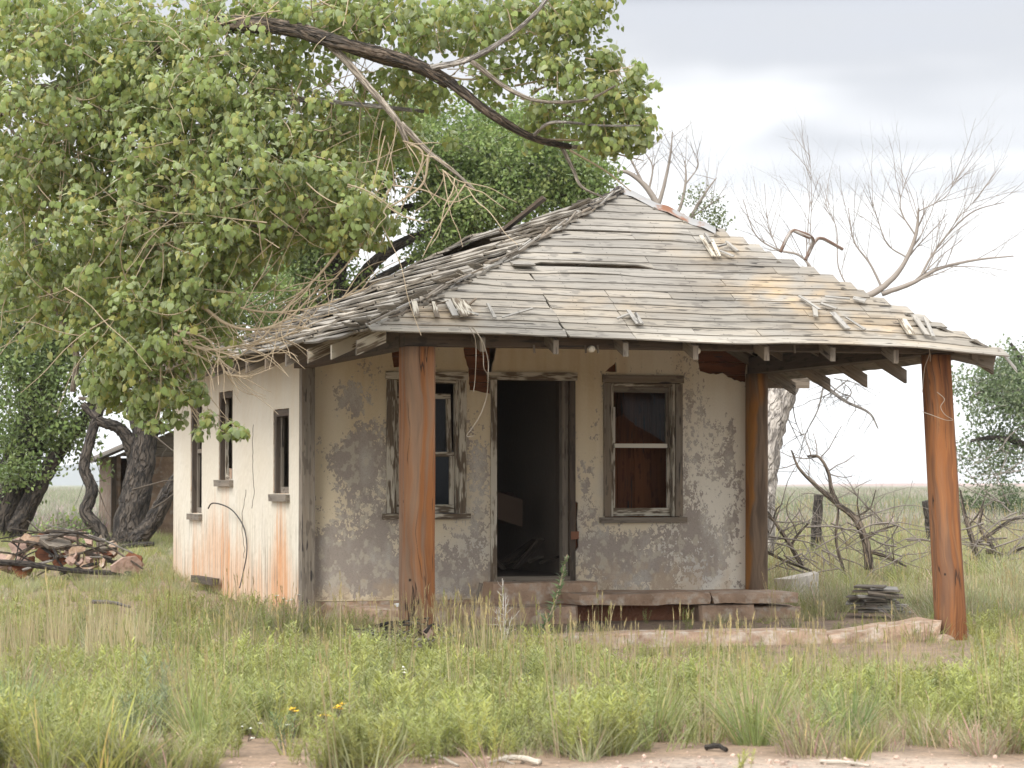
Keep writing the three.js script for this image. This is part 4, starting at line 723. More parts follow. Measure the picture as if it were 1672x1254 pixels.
leafyTree({ name: 'elm_tree', seed: 631, gap: .38, label: 'gnarled many-stemmed tree growing in front of the old shed', base: [-5.45, 40], tint: [[.14, .2, .05], [.2, .25, .075]],
  limbs: [['trunk', Object.assign([[205, 915, 40], [212, 860, 40], [225, 790, 40], [235, 720, 40], [245, 640, 40], [262, 560, 40], [280, 470, 40]], { ground: 1 }), .27, .1], ['limb', [[222, 885, 39.8], [250, 850, 39.7], [278, 800, 39.6], [310, 755, 39.6], [350, 690, 39.8]],   .14, .08], ['limb', [[228, 790, 40], [215, 730, 40], [195, 700, 39.9], [165, 688, 39.8], [135, 660, 39.8]], .13, .05], ['limb', Object.assign([[178, 900, 39.8], [158, 860, 39.8], [140, 838, 39.8], [150, 800, 39.8], [138, 765, 39.8], [148, 715, 39.8], [165, 660, 39.8]], { ground: 0 }), .11, .07], ['limb', [[235, 720, 40], [260, 650, 40], [330, 560, 40.2]], .12, .06], ['limb', [[225, 700, 40], [200, 640, 40], [160, 590, 40]], .09, .04]],
  mass: [[300, 560, 40.3, 90, 60, 1.2, 64], [230, 560, 40.3, 70, 60, 1, 48], [330, 490, 40.5, 90, 60, 1.2, 70], [270, 640, 40.2, 40, 36, .7, 21], [130, 845, 39.6, 20, 20, .3, 3], [400, 470, 40.5, 70, 60, 1, 48]],
  bare: [[[240, 700, 39.6], [.8, -.4, .1], 1, .013, 1], [[215, 800, 39.6], [.9, .3, .2], 1, .012, 1], [[250, 830, 39.4], [.6, .2, .2], .9, .012, 1]] });
leafyTree({ name: 'bushy_tree', seed: 641, label: 'grey-green bushy tree in the plain beyond the right porch post', base: [11.4, 57], tint: [[.11, .155, .06], [.2, .235, .13]], len: .075, wid: .05, clump: .24, leaves: 9,
  limbs: [['trunk', Object.assign([[1735, 880, 57], [1730, 800, 57], [1715, 700, 57], [1690, 620, 57]], { ground: 1 }), .3, .12], ['limb', [[1728, 790, 57], [1680, 730, 56.8], [1620, 715, 56.6], [1585, 720, 56.5]], .1, .03], ['limb', [[1715, 720, 57], [1660, 660, 56.8], [1600, 640, 56.6]], .1, .03], ['limb', [[1700, 650, 57], [1670, 590, 57], [1650, 560, 57]], .08, .03]], twig: M.twigGray,
  mass: [[1650, 610, 56.7, 60, 34, 1, 97], [1610, 622, 56.6, 40, 22, .7, 42], [1690, 580, 57, 50, 40, 1, 84], [1640, 665, 56.7, 62, 32, 1, 75], [1600, 680, 56.6, 36, 22, .7, 26], [1590, 720, 56.5, 30, 26, .6, 31], [1640, 720, 56.7, 50, 30, .8, 42], [1600, 752, 56.5, 24, 14, .5, 11], [1660, 755, 56.7, 26, 20, .5, 9], [1730, 640, 57, 60, 90, 1.2, 110], [1672, 560, 57, 24, 16, .5, 13]],
  bare: [[[1650, 725, 56.3], [-.5, -.8, .1], 1.3, .014, 2], [[1690, 740, 56.3], [-.7, -.5, .1], 1.6, .016, 2], [[1680, 690, 56.3], [-1, -.5, .1], 1.6, .016, 2], [[1700, 760, 56.3], [-.9, -.1, .1], 1.5, .016, 2]] });

// ---- the dead trees behind the right half of the roof
{
  reseed(701);
  const Z = 36, b = at(1232, 905, Z); b.y = gh(b.x, b.z);
  const t = thing('dead_tree', 'leafless grey tree leaning out behind the right side of the house', 'tree', b), inv = p => p.clone().sub(b), A = (pts, z = Z) => P3(pts.map(q => [q[0], q[1], q[2] || z])).map(inv);
  const tr = curve([V(0, -.1, 0), ...A([[1240, 800], [1252, 715], [1275, 645], [1292, 600], [1340, 530], [1400, 492]])], 40); new MB().tube(tr, .24, .15, 12, .1).build('trunk', M.barkGray, t);
  const g = new MB(), o = { jit: .16, spread: .6, up: .16, kids: 5, taper: .4, step: .3 };
  const lim = [[[[1400, 492], [1440, 470], [1470, 440], [1495, 385], [1500, 340]], 0.0527, 0.0140], [[[1440, 480], [1490, 462], [1530, 440], [1590, 425], [1655, 418]], 0.0372, 0.0084], [[[1500, 458], [1520, 420], [1550, 380], [1590, 345], [1640, 330]], 0.0186, 0.0056], [[[1440, 470], [1420, 430], [1395, 395], [1385, 340]], 0.0186, 0.0056], [[[1380, 500], [1345, 470], [1320, 440], [1322, 330]], 0.0186, 0.0042], [[[1360, 510], [1310, 420], [1270, 408], [1235, 385], [1213, 325]], 0.0211, 0.0049], [[[1270, 408], [1255, 370], [1248, 300]], 0.0087, 0.0035], [[[1495, 385], [1470, 340], [1480, 290]], 0.0124, 0.0035], [[[1480, 420], [1450, 400], [1430, 350], [1410, 310]], 0.0124, 0.0035], [[[1545, 385], [1570, 350], [1600, 320]], 0.0087, 0.0028], [[[1322, 400], [1325, 320], [1322, 245]], 0.0074, 0.0021], [[[1500, 345], [1545, 320], [1560, 290]], 0.0087, 0.0028], [[[1400, 492], [1370, 440], [1365, 370], [1345, 330]], 0.0124, 0.0035]];
  for (const [p, r0, r1] of lim) {
    const c = curve(A(p), p.length * 5); g.tube(c, r0, r1, 7, .08);
    for (let k = 0; k < 9; k++) { const i = Math.floor(rr(.25, .98) * (c.length - 1)), f = i / c.length, ax = c[Math.min(c.length - 1, i + 1)].clone().sub(c[Math.max(0, i - 1)]).normalize(); branch(g, c[i], ax.add(randDir().multiplyScalar(.7)).add(V(0, .3, 0)), rr(.35, .95), Math.max(.0045, lerp(r0, r1, f) * .36), 2, { ...o, kids: 3 }); }
  }
  g.build('branches', M.twigGray, t);
  const lo = new MB();
  for (const [p, r0, r1] of [[[[1300, 605], [1345, 630], [1380, 655], [1420, 675], [1434, 700]], .035, .008], [[[1345, 628], [1335, 670], [1315, 710], [1300, 770]], .012, .004], [[[1385, 620], [1350, 645], [1320, 655]], .01, .004], [[[1380, 655], [1390, 640], [1372, 620]], .012, .004], [[[1292, 640], [1300, 690], [1320, 730]], .01, .003], [[[1362, 618], [1395, 625], [1400, 628]], .008, .003], [[[1340, 615], [1370, 640], [1392, 650], [1398, 672]], .01, .004], [[[1285, 680], [1300, 712], [1318, 745]], .008, .003]]) { const c = curve(A(p), p.length * 5); lo.tube(c, r0, r1, 6, .08); for (let k = 0; k < 5; k++) branch(lo, pick(c.slice(4)), V(rr(-1, 1), rr(-1, .2), rr(-.5, .5)), rr(.2, .45), .005, 1, { jit: .25, kids: 2 }); }
  lo.build('broken_branch', M.barkGray, t);
}
{
  reseed(721);
  const Z = 46, b = at(1085, 900, Z); b.y = gh(b.x, b.z);
  const t = thing('dead_tree', 'half-bare tree with a few live sprigs behind the roof peak', 'tree', b), inv = p => p.clone().sub(b), A = pts => P3(pts.map(q => [q[0], q[1], Z])).map(inv);
  new MB().tube(curve([V(0, -.1, 0), ...A([[1088, 700], [1092, 520], [1085, 380]])], 20), .24, .12, 10, .1).build('trunk', M.barkGray, t);
  const g = new MB();
  for (const [p, r0, r1] of [[[[1085, 390], [1075, 340], [1050, 300], [1020, 280], [1005, 285]], .07, .02], [[[1075, 335], [1085, 300], [1095, 250], [1098, 215]], .04, .008], [[[1050, 300], [1030, 260], [1018, 235]], .025, .008], [[[1085, 380], [1110, 340], [1120, 290], [1118, 262]], .04, .008], [[[1095, 400], [1130, 350], [1155, 310], [1170, 290]], .04, .008], [[[1060, 310], [1065, 270], [1050, 245]], .02, .006], [[[1110, 370], [1150, 340], [1185, 318]], .02, .006], [[[1120, 300], [1140, 270], [1135, 250]], .014, .005]]) {
    const c = curve(A(p), p.length * 5); g.tube(c, r0, r1, 6, .08);
    for (let k = 0; k < 6; k++) { const i = Math.floor(rr(.3, .98) * (c.length - 1)); branch(g, c[i], V(rr(-.8, .8), rr(.2, 1), rr(-.4, .4)), rr(.3, .8), .006, 1, { jit: .2, kids: 3, up: .2 }); }
  }
  g.build('branches', M.twigGray, t);
  const geo = leafClump(7, .16, .06, .045), ms = [], cs = [];
  for (const [x, y, rx, ry, n] of [[1155, 345, 22, 22, 55], [1175, 365, 14, 14, 30], [1120, 325, 8, 8, 8], [1140, 318, 10, 10, 10], [985, 300, 10, 16, 14], [975, 330, 12, 16, 18]]) for (let k = 0; k < n; k++) { dummy.position.copy(inv(at(x + gauss() * rx, y + gauss() * ry, Z))); dummy.rotation.set(rr(0, 6), rr(0, 6), rr(0, 6)); const s = rr(.6, 1.1); dummy.scale.set(s, s, s); dummy.updateMatrix(); ms.push(dummy.matrix.clone()); cs.push(green(.14, .17, .07)); }
  inst('foliage', geo, M.small, ms, cs, t);
}
// ---- fallen dead brush to the right of the house
function brush(name, label, base, Z, lim, seed, extra, cat = 'dead branch') {
  reseed(seed);
  const b = at(...base, Z); b.y = gh(b.x, b.z); const t = thing(name, label, cat, b), inv = p => p.clone().sub(b), g = new MB(), h = new MB();
  for (const [p, r0, r1] of lim) { const c = curve(P3(p.map(q => [q[0], q[1], q[2] || Z])).map(inv), p.length * 6); g.tube(c, r0, r1, 8, .12); for (let k = 0; k < 7; k++) { const i = Math.floor(rr(.1, .95) * (c.length - 1)); branch(h, c[i], V(rr(-1, 1), rr(-.2, 1), rr(-.6, .6)), rr(.2, .6), Math.max(.005, r1 * .7), 1, { jit: .3, kids: 3 }); } }
  for (let k = 0; k < extra[2]; k++) { const p = inv(at(rr(...extra[0]), rr(...extra[1]), Z + rr(-.5, .8))); h.tube(curve(wander(p, V(rr(-1, 1), rr(-.5, .6), rr(-.4, .4)), rr(.4, 1.2), 5, .06, .25), 10), rr(.006, .013), .003, 4, 0, false); }
  g.build('limb', M.bark, t); h.build('twigs', M.brush, t).userData.kind = 'stuff'; return t;
}
brush('dead_branch', 'tangled grey dead branches upright in the grass right of the house', [1405, 925], 33, [[[[1420, 930], [1412, 880], [1395, 845], [1370, 825], [1335, 795], [1305, 765], [1292, 735]], .055, .01], [[[1370, 825], [1358, 800], [1352, 770], [1335, 745], [1318, 745]], .03, .012], [[[1378, 935], [1365, 880], [1368, 830], [1355, 795]], .022, .01], [[[1412, 880], [1440, 865], [1462, 858]], .022, .008], [[[1420, 900], [1450, 910], [1480, 925]], .026, .012], [[[1395, 845], [1420, 830], [1430, 800]], .014, .005], [[[1405, 850], [1400, 825], [1402, 798]], .012, .005]], 731, [[1300, 1490], [850, 930], 42]);
brush('dead_branch', 'forked dead limb lying beside the right corner of the house', [1300, 930], 32, [[[[1310, 925], [1290, 890], [1270, 860], [1245, 825]], .03, .014], [[[1290, 893], [1305, 870], [1322, 853]], .022, .008], [[[1262, 850], [1268, 832], [1278, 822]], .012, .006], [[[1250, 900], [1280, 915], [1330, 935]], .02, .01], [[[1255, 870], [1248, 850], [1252, 820]], .012, .005]], 741, [[1250, 1330], [860, 930], 16]);
brush('dead_branch', 'pale tangle of dead branches beyond the right porch post', [1610, 935], 35, [[[[1600, 930], [1590, 890], [1575, 840], [1568, 800]], .05, .012], [[[1590, 890], [1620, 870], [1650, 850], [1680, 845]], .03, .01], [[[1640, 940], [1625, 900], [1600, 860], [1605, 830]], .04, .012], [[[1610, 900], [1640, 905], [1680, 890]], .03, .012], [[[1580, 860], [1600, 835], [1612, 800]], .014, .005]], 751, [[1570, 1690], [820, 940], 46]);
{ // the rounded dark green shrub behind that tangle and a yucca-like clump
  reseed(761); const b = at(1640, 900, 50); b.y = gh(b.x, b.z); const t = thing('shrub', 'dark green shrub low behind the tangle of dead branches', 'shrub', b);
  const geo = leafClump(9, .16, .09, .03), ms = [], cs = []; for (let k = 0; k < 420; k++) { const d = randDir(); d.y = Math.abs(d.y); dummy.position.set(d.x * .75 * Math.sqrt(rnd()) - (k % 3 === 0 ? .55 : 0), d.y * .85 * Math.sqrt(rnd()) * (k % 3 ? 1 : .7) + .15, d.z * .6); dummy.rotation.set(rr(0, 6), rr(0, 6), rr(0, 6)); const s = rr(.7, 1.2); dummy.scale.set(s, s, s); dummy.updateMatrix(); ms.push(dummy.matrix.clone()); cs.push(green(.07, .10, .035)); }
  new MB().tube([V(0, 0, 0), V(.05, .3, 0), V(0, .6, .05)], .05, .02).build('stem', M.barkDark, t); inst('foliage', geo, M.small, ms, cs, t);
}
// ---------------------------------------------------------------- porch slab, kerbs and loose things
{
  reseed(801);
  const rough = (c, n, amp, m, name, parent, seg = 0.12) => {          // a slab with broken, uneven edges; c = [u0,u1,y0,y1,v0,v1]
    const [u0, u1, y0, y1, v0, v1] = c, nu = Math.max(2, Math.round((u1 - u0) / seg)), g = new MB(), sd = Math.floor(rnd() * 1e5);
    const prof = [[v0, y0], [v0, lerp(y0, y1, .5)], [v0 + .012, y1 - .012], [v0 + .05, y1], [lerp(v0, v1, .5), y1], [v1, y1], [v1, y0]]; let pr = null; const rows = [];
    for (let k = 0; k <= nu; k++) {
      const u = lerp(u0, u1, k / nu), row = prof.map(([v, y], q) => V(u + (vn(q * 1.7, k, sd + 1) - .5) * (k === 0 || k === nu ? amp * 2.4 : amp * .4), y + (vn(u * 5, q, sd + 2) - .5) * amp * (q > 1 && q < 6 ? .5 : 1) + (n ? n(u) : 0), -(v + (vn(u * 4, q * .4, sd + 3) - .5) * amp * 1.6)));
      rows.push(row); if (pr) for (let q = 0; q < 6; q++) { const l = row[q].distanceTo(row[q + 1]); g.quad(pr[q], row[q], row[q + 1], pr[q + 1], [[u - seg, prof[q][0] + prof[q][1]], [u, prof[q][0] + prof[q][1]], [u, prof[q][0] + prof[q][1] + l], [u - seg, prof[q][0] + prof[q][1] + l]]); }
      pr = row;
    }
    for (const r of [rows[0], rows[nu]]) for (let q = 1; q < 6; q++) { const a = g.v(r[0], 0, 0), b = g.v(r[q], .1, .1), d = g.v(r[q + 1], .1, .2); g.i.push(a, b, d); }
    return g.build(name, m, parent);
  };
  const slab = thing('porch_slab', 'broken earth-stained concrete porch slab undercut along the front wall', 'porch slab', HA, TH);
  rough([2.62, 4.02, .205, .318, -.95, -.01], null, .022, M.slab, 'ledge', slab);
  rough([4.03, 4.95, .212, .312, -.95, -.01], null, .02, M.slab, 'ledge', slab);
  rough([.45, 2.6, -.05, .2, -.95, -.01], null, .03, M.slab, 'ledge', slab);
  rough([1.9, 3.0, .2, .42, -.42, -.01], null, .025, M.slab, 'step', slab);
  rough([3.93, 4.5, -.1, .2, -.93, -.2], null, .02, M.slab, 'foundation_block', slab);
  rough([4.5, 5.0, -.1, .17, -.86, -.2], null, .04, M.slab, 'foundation_block', slab);
  rough([2.5, 3.93, -.1, .2, -.62, -.2], null, .03, M.cavity, 'hollow', slab);
  const kerb = (lab, c, n) => { const t = thing('concrete_kerb', lab, 'kerb', HA, TH, 'broken kerb pieces along the porch edge'); rough(c, n, .036, M.slab, 'block', t, .08); return t; };
  kerb('long broken concrete kerb piece half buried in grass below the porch', [.9, 3.74, -.12, .125, -4.42, -4.02], u => -.03 * smooth(2.2, .9, u));
  kerb('tilted broken kerb piece rising toward the right porch post', [3.8, 4.84, -.06, .10, -4.44, -4.02], u => .115 * (u - 3.8) - .02);
  { const t = thing('concrete_rubble', 'low broken concrete lump between kerb and right porch post', 'rubble', H(4.75, 0, -4.25), TH); for (let k = 0; k < 7; k++) { const s = rr(.05, .11), g = new THREE.DodecahedronGeometry(s, 1); const p = g.attributes.position; for (let q = 0; q < p.count; q++) { const a = 1 + (vn(p.getX(q) * 30, p.getY(q) * 30 + p.getZ(q) * 20, k) - .5) * .6; p.setXYZ(q, p.getX(q) * a * 1.3, p.getY(q) * a * .6, p.getZ(q) * a); } g.computeVertexNormals(); const o = new THREE.Mesh(g, M.slab); o.name = 'stone'; o.position.set(rr(-.3, .3), rr(.0, .07), rr(-.05, .2)); t.add(o); } }
  { const p = at(1300, 955, 30); const t = thing('stone_block', 'pale broken masonry block lying beyond the right house corner', 'stone block', [p.x, gh(p.x, p.z), p.z], .3); rough([-.13, .2, 0, .28, -.2, .2], u => .2 * (u + .2), .06, M.pale, 'block', t, .07); rough([-.3, -.14, -.05, .12, -.2, .2], null, .04, M.slab, 'block', t, .07); }
  // stack of weathered boards, right
  { const p = at(1432, 1008, 28.2), t = thing('board_stack', 'small collapsed stack of weathered boards in grass behind the porch', 'boards', [p.x, gh(p.x, p.z), p.z], -.25); for (let k = 0; k < 22; k++) { const l = rr(.22, .5), f = k / 22, c = rr(-.22, .22) * (1 - f * .7), y = .06 + f * .26 * rr(.8, 1.1), a = rr(-.5, .5), tl = -c * .5 + rr(-.08, .08); const d = V(Math.cos(a), tl, Math.sin(a)).multiplyScalar(l / 2), o = V(c, y, rr(-.12, .12)); new MB().bar(o.clone().sub(d), o.clone().add(d), rr(.07, .15), .018, V(rr(-.15, .15), 1, .15).normalize(), .006).build('board', k % 3 ? M.gray : M.board, t); } }
  // bent tube frame on the roof
  {
    const Z = 26.4, o = at(1340, 410, Z), t = thing('tube_frame', 'bent rusty metal tube frame of an old chair lying on the roof', 'metal frame', o), A = pts => pts.map(([x, y, z]) => at(x, y, Z + (z || 0)).sub(o));
    const tb = (n, pts) => new MB().tube(new THREE.CatmullRomCurve3(A(pts), false, 'catmullrom', .15).getPoints(40), .017, .017, 8).build(n, M.rust, t);
    tb('front_leg', [[1274, 412], [1284, 390], [1291, 379, .03], [1297, 376, .05], [1318, 383, .1], [1326, 388, .2], [1328, 394, .25], [1322, 408, .3], [1316, 424, .3]]);
    tb('front_leg', [[1315, 425, .3], [1328, 398, .3], [1336, 389, .3], [1345, 390, .35], [1360, 398, .4], [1376, 407, .45]]);
    tb('crossbar', [[1297, 377, .05], [1312, 384, .07], [1322, 388, .1]]);
  }
  // wires
  const wire = (name, label, paths, r, m, cat, group) => { const o = at(...paths[0][0]), t = thing(name, label, cat, o, 0, group); for (const p of paths) new MB().tube(curve(P3(p).map(q => q.sub(o)), p.length * 8), r, r * .8, 5).build('strand', m, t); return t; };
  wire('hanging_wire', 'thin pale wires hanging from the eave beside the left porch post', [[[766, 534, 22.9], [774, 548, 22.9], [777, 566, 23], [777, 590, 23], [775, 625, 23.1], [773, 640, 23.1]], [[770, 534, 22.9], [784, 552, 22.9], [789, 580, 23], [790, 600, 23], [797, 612, 23.1]], [[772, 534, 22.9], [788, 558, 22.9], [797, 590, 23], [797, 612, 23], [794, 650, 23.1], [783, 680, 23.1], [770, 700, 23.1], [762, 712, 23.1], [774, 712, 23.1]]], .0042, M.wire, 'wire');
  wire('hanging_wire', 'thin twisted wire hanging down the right porch post', [[[1513, 556, 24.5], [1518, 575, 24.5], [1510, 600, 24.6], [1506, 640, 24.66]], [[1514, 556, 24.5], [1519, 580, 24.5], [1519, 590, 24.6]], [[1505, 672, 24.68], [1522, 678, 24.66], [1545, 686, 24.68], [1556, 686, 24.75]], [[1530, 640, 24.64], [1542, 652, 24.64], [1536, 664, 24.64], [1542, 676, 24.64], [1556, 685, 24.7]]], .0036, M.wire, 'wire');
  { const o = at(345, 825, 30.5); wire('bent_rod', 'thin black curved rod standing against the cream side wall', [[[340, 830, 31.2], [346, 822, 31], [362, 824, 30.8], [384, 838, 30.3], [400, 868, 29.9], [403, 900, 29.8], [397, 935, 29.8], [391, 960, 29.7]]], .009, M.wireDark, 'metal rod'); }
  // sticks and chips lying about
  const sticks = (name, label, cat, pts, m, group) => { const b = at(pts[0][0][0], pts[0][0][1], pts[0][0][2]); b.y = gh(b.x, b.z); const t = thing(name, label, cat, b, 0, group); for (const [p, q, r0, r1, up] of pts.map(x => x)) { const a = at(...p), c = at(...q); a.y = gh(a.x, a.z) + r0 + (up || 0); c.y = gh(c.x, c.z) + r1 + (up || 0); const mid = a.clone().lerp(c, .5).add(V(rr(-.01, .01), rr(0, .02), rr(-.02, .02))); new MB().tube(curve([a, mid, c].map(k => k.sub(b)), 8), r0, r1, 7, .2).build('stick', m, t); } return t; };
  sticks('bleached_stick', 'pale forked stick lying on the bare dirt at the lower edge', 'stick', [[[694, 1232, 14.15], [748, 1252, 13.75], .012, .006]], M.bleach);
  sticks('bleached_stick', 'white splintered driftwood lying on the dirt near the lower middle', 'stick', [[[815, 1236, 14], [882, 1250, 13.8], .013, .016], [[830, 1240, 13.95], [822, 1234, 14.1], .009, .006], [[852, 1245, 13.9], [880, 1240, 14], .008, .005], [[800, 1245, 13.9], [840, 1246, 13.85], .007, .004]], M.bleach);
  sticks('bleached_stick', 'pale flat stick at the road edge in the lower right', 'stick', [[[1340, 1244, 13.9], [1420, 1251, 13.75], .012, .007]], M.bleach);
  sticks('bark_chip', 'short dark wood chip on the dirt under the right grass clumps', 'wood chip', [[[1152, 1221, 14.6], [1186, 1224, 14.5], .016, .013]], M.barkDark);
  sticks('charred_log', 'black burnt log pointing up through the grass in the left yard', 'log', [[[165, 985, 25], [204, 962, 25.2], .05, .035, .06], [[152, 940, 27.5], [212, 962, 26.6], .022, .014, .22], [[150, 1000, 24.6], [164, 975, 24.9], .028, .02, .04]], M.wireDark);
  { const t = thing('twig_pile', 'pile of dark twigs and bark at the foot of the left porch post', 'twig pile', H(-.15, gh(H(-.15, 0, -4.6).x, H(-.15, 0, -4.6).z), -4.75), TH); for (let k = 0; k < 90; k++) { const x = gauss() * .5 - .2, l = rr(.12, .5), y = .02 + rnd() * .26 * Math.exp(-x * x * 3), a = V(x, y, rr(-.25, .3)), d = V(rr(-1, 1), rr(-.3, .4), rr(-.6, .6)).multiplyScalar(l / 2); new MB().tube(curve([a.clone().sub(d), a.clone().add(V(0, .02, 0)), a.clone().add(d)], 5), rr(.006, .02), .004, 5, .15).build('twig', pick([M.barkDark, M.bark, M.barkGray, M.bark]), t); } for (let k = 0; k < 14; k++) { const x = gauss() * .45 - .35, d = V(rr(-1, 1), rr(-.2, .3), rr(-.5, .5)).multiplyScalar(rr(.1, .22)), a = V(x, rr(.05, .2), rr(0, .35)); new MB().bar(a.clone().sub(d), a.clone().add(d), rr(.05, .11), .015, V(rr(-.3, .3), 1, .5).normalize(), .008).build('bark_piece', pick([M.bark, M.gray, M.chunk]), t); } }
  { const a = H(.78, .0, -3.1), t = thing('leaning_stick', 'narrow weathered stick leaning in the grass right of left post', 'stick', a, 0); new MB().bar(V(0, -.05, 0), V(.17, .52, -.05), .03, .03, V(1, 0, 0), .004).build('stick', M.gray, t); new MB().bar(V(-.33, -.1, 0), V(-.3, .46, -.02), .02, .02, V(1, 0, 0), .003).build('stick', M.gray, t); }
  { const t = thing('wall_plank', 'dark plank lying along the foot of the side wall', 'plank', H(-.08, gh(-4, -32) + .1, 4.4), TH); new MB().box(-.04, .04, -.03, .05, -.8, .5, .008).build('plank', M.dark, t); }
  // posts out in the field
  const fp = (lab, x, y0, y1, Z, w, lean) => { const b = at(x, y1, Z), h = at(x, y0, Z).y; const by = gh(b.x, b.z); const t = thing('fence_post', lab, 'post', [b.x, by, b.z], .4, 'old posts in the field'); const g = new MB(); g.tube(curve([V(0, -.1, 0), V(lean * .4, (h - by) * .5, 0), V(lean, h - by, 0)], 8), w, w * .8, 8, .18).build('post', M.barkDark, t); };
  fp('charred fence post upright among the dead branches on the right', 1332, 808, 880, 38, .085, .04); fp('dark slanting fence post beside the right porch post', 1522, 818, 880, 40, .07, -.12);
  // rubble heap, left
  {
    const Z = 34.2, b = at(105, 918, Z); b.y = gh(b.x, b.z); const t = thing('rubble_heap', 'heap of pink plaster slabs and dark branches in the left yard', 'rubble heap', b);
    const slabm = [M.chunk, M.slab, M.chunk, M.gray, M.redwood];
    for (let k = 0; k < 46; k++) { const x = gauss() * .75, y = .48 * Math.exp(-x * x * 1.1) * rr(.1, 1), w = rr(.12, .42), h = rr(.1, .3), n = 5 + Math.floor(rnd() * 3), pts = []; for (let q = 0; q < n; q++) { const a = q / n * 6.283 + rr(-.3, .3); pts.push(new THREE.Vector2(Math.cos(a) * w / 2 * rr(.7, 1.1), Math.sin(a) * h / 2 * rr(.7, 1.1))); } const g = new THREE.ExtrudeGeometry(new THREE.Shape(pts), { depth: .05, bevelEnabled: false }); const o = new THREE.Mesh(g, pick(slabm)); o.name = 'plaster_chunk'; o.position.set(x, y + .05, rr(-.3, .3) + .25 - y * .5); o.rotation.set(-.5 + rr(-.6, .6), rr(-.7, .7), rr(-.6, .6)); t.add(o); }
    for (let k = 0; k < 30; k++) { const x = gauss() * .8, y = .5 * Math.exp(-x * x) * rr(.2, 1), d = V(rr(-1, 1), rr(-.4, .4), rr(-.3, .3)).multiplyScalar(rr(.3, .8)); const a = V(x, y + .05, .4); new MB().tube(curve([a.clone().sub(d), a.clone().add(V(0, .05, 0)), a.clone().add(d)], 7), rr(.008, .026), .008, 6, .15).build('broken_limb', pick([M.barkDark, M.bark, M.bark, M.barkGray]), t); }
    new MB().tube(curve([[-1.4, .16, .5], [-.6, .2, .5], [.2, .1, .5], [.9, .06, .5]].map(p => V(...p)), 14), .04, .03, 7, .15).build('broken_limb', M.barkDark, t);
  }
  { const b = at(205, 912, 38.6); b.y = gh(b.x, b.z); const t = thing('fallen_limb', 'dark fallen limb lying at the foot of the many-stemmed tree', 'fallen limb', b); const A = q => P3(q).map(p => p.sub(b)); new MB().tube(curve(A([[120, 905, 38.6], [170, 898, 38.5], [220, 890, 38.4], [252, 888, 38.4]]), 12), .05, .03, 7, .15).build('limb', M.barkDark, t); new MB().tube(curve(A([[228, 878, 38.5], [215, 890, 38.4], [190, 905, 38.3]]), 8), .03, .02, 6, .15).build('limb', M.barkDark, t); }
  // shed behind the trees
  {
    const Z = 44, a = at(184, 893, Z), t = thing('old_shed', 'dark old shed with a low gable roof behind the many-stemmed tree', 'shed', [a.x, gh(a.x, a.z), a.z], .22);
    const hgt = at(184, 745, Z).y - t.position.y, wall = std({ map: M.slab.map, color: lin(.62, .62, .62), bumpMap: M.slab.bumpMap, bumpScale: .02 });
    new MB().box(.26, 4.2, -.4, hgt, -.1, 0, .01).build('wall', wall, t); new MB().box(0, .12, -.4, hgt, -3, .0, .01).build('wall', wall, t); new MB().box(4.1, 4.2, -.4, hgt, -3, -.1).build('wall', wall, t); new MB().box(.12, 4.1, -.4, hgt, -3, -2.9).build('wall', wall, t);
    new MB().box(-.03, .05, -.4, hgt, -.02, .06, .006).build('corner_board', M.dark, t); new MB().box(.2, .27, -.4, hgt - .1, -.02, .05, .005).build('door_jamb', M.dark, t);
    for (const q of [0, 1]) { const g = new MB(); const e = q ? 4.45 : -.3, r = 2.1; for (let k = 0; k < 7; k++) { const z0 = .35 - k * .52, z1 = z0 - .5; g.hexa([[e, hgt - .1, z0], [r, hgt + .95, z0], [r, hgt + .95, z1], [e, hgt - .1, z1], [e, hgt - .06, z0], [r, hgt + 1.0, z0], [r, hgt + 1.0, z1], [e, hgt - .06, z1]].map(p => V(...p))); g.build('roof_board', k % 2 ? M.gray : M.dark, t); g.p = []; g.t = []; g.c = []; g.i = []; g.n = 0; } }
    const gs = new THREE.Shape([[.02, hgt], [4.18, hgt], [2.1, hgt + .92]].map(p => new THREE.Vector2(...p))), gm = new THREE.Mesh(new THREE.ExtrudeGeometry(gs, { depth: .06, bevelEnabled: false }), M.gray); gm.name = 'gable'; gm.position.z = -.09; t.add(gm);
  }
  // a length of thick branch mess on the eave corner is part of the cottonwood; bits of litter on the porch
  { const p = H(.9, .2, -.55), t = thing('paper_scrap', 'small white scrap lying on the porch slab below the left window', 'scrap', p, .3); new MB().hexa([[-.05, 0, .02], [.06, .01, .03], [.05, .03, -.05], [-.06, .02, -.04], [-.05, .012, .02], [.06, .022, .03], [.05, .042, -.05], [-.06, .032, -.04]].map(q => V(...q))).build('scrap', std({ color: lin(.6, .6, .58) }), t); }
}
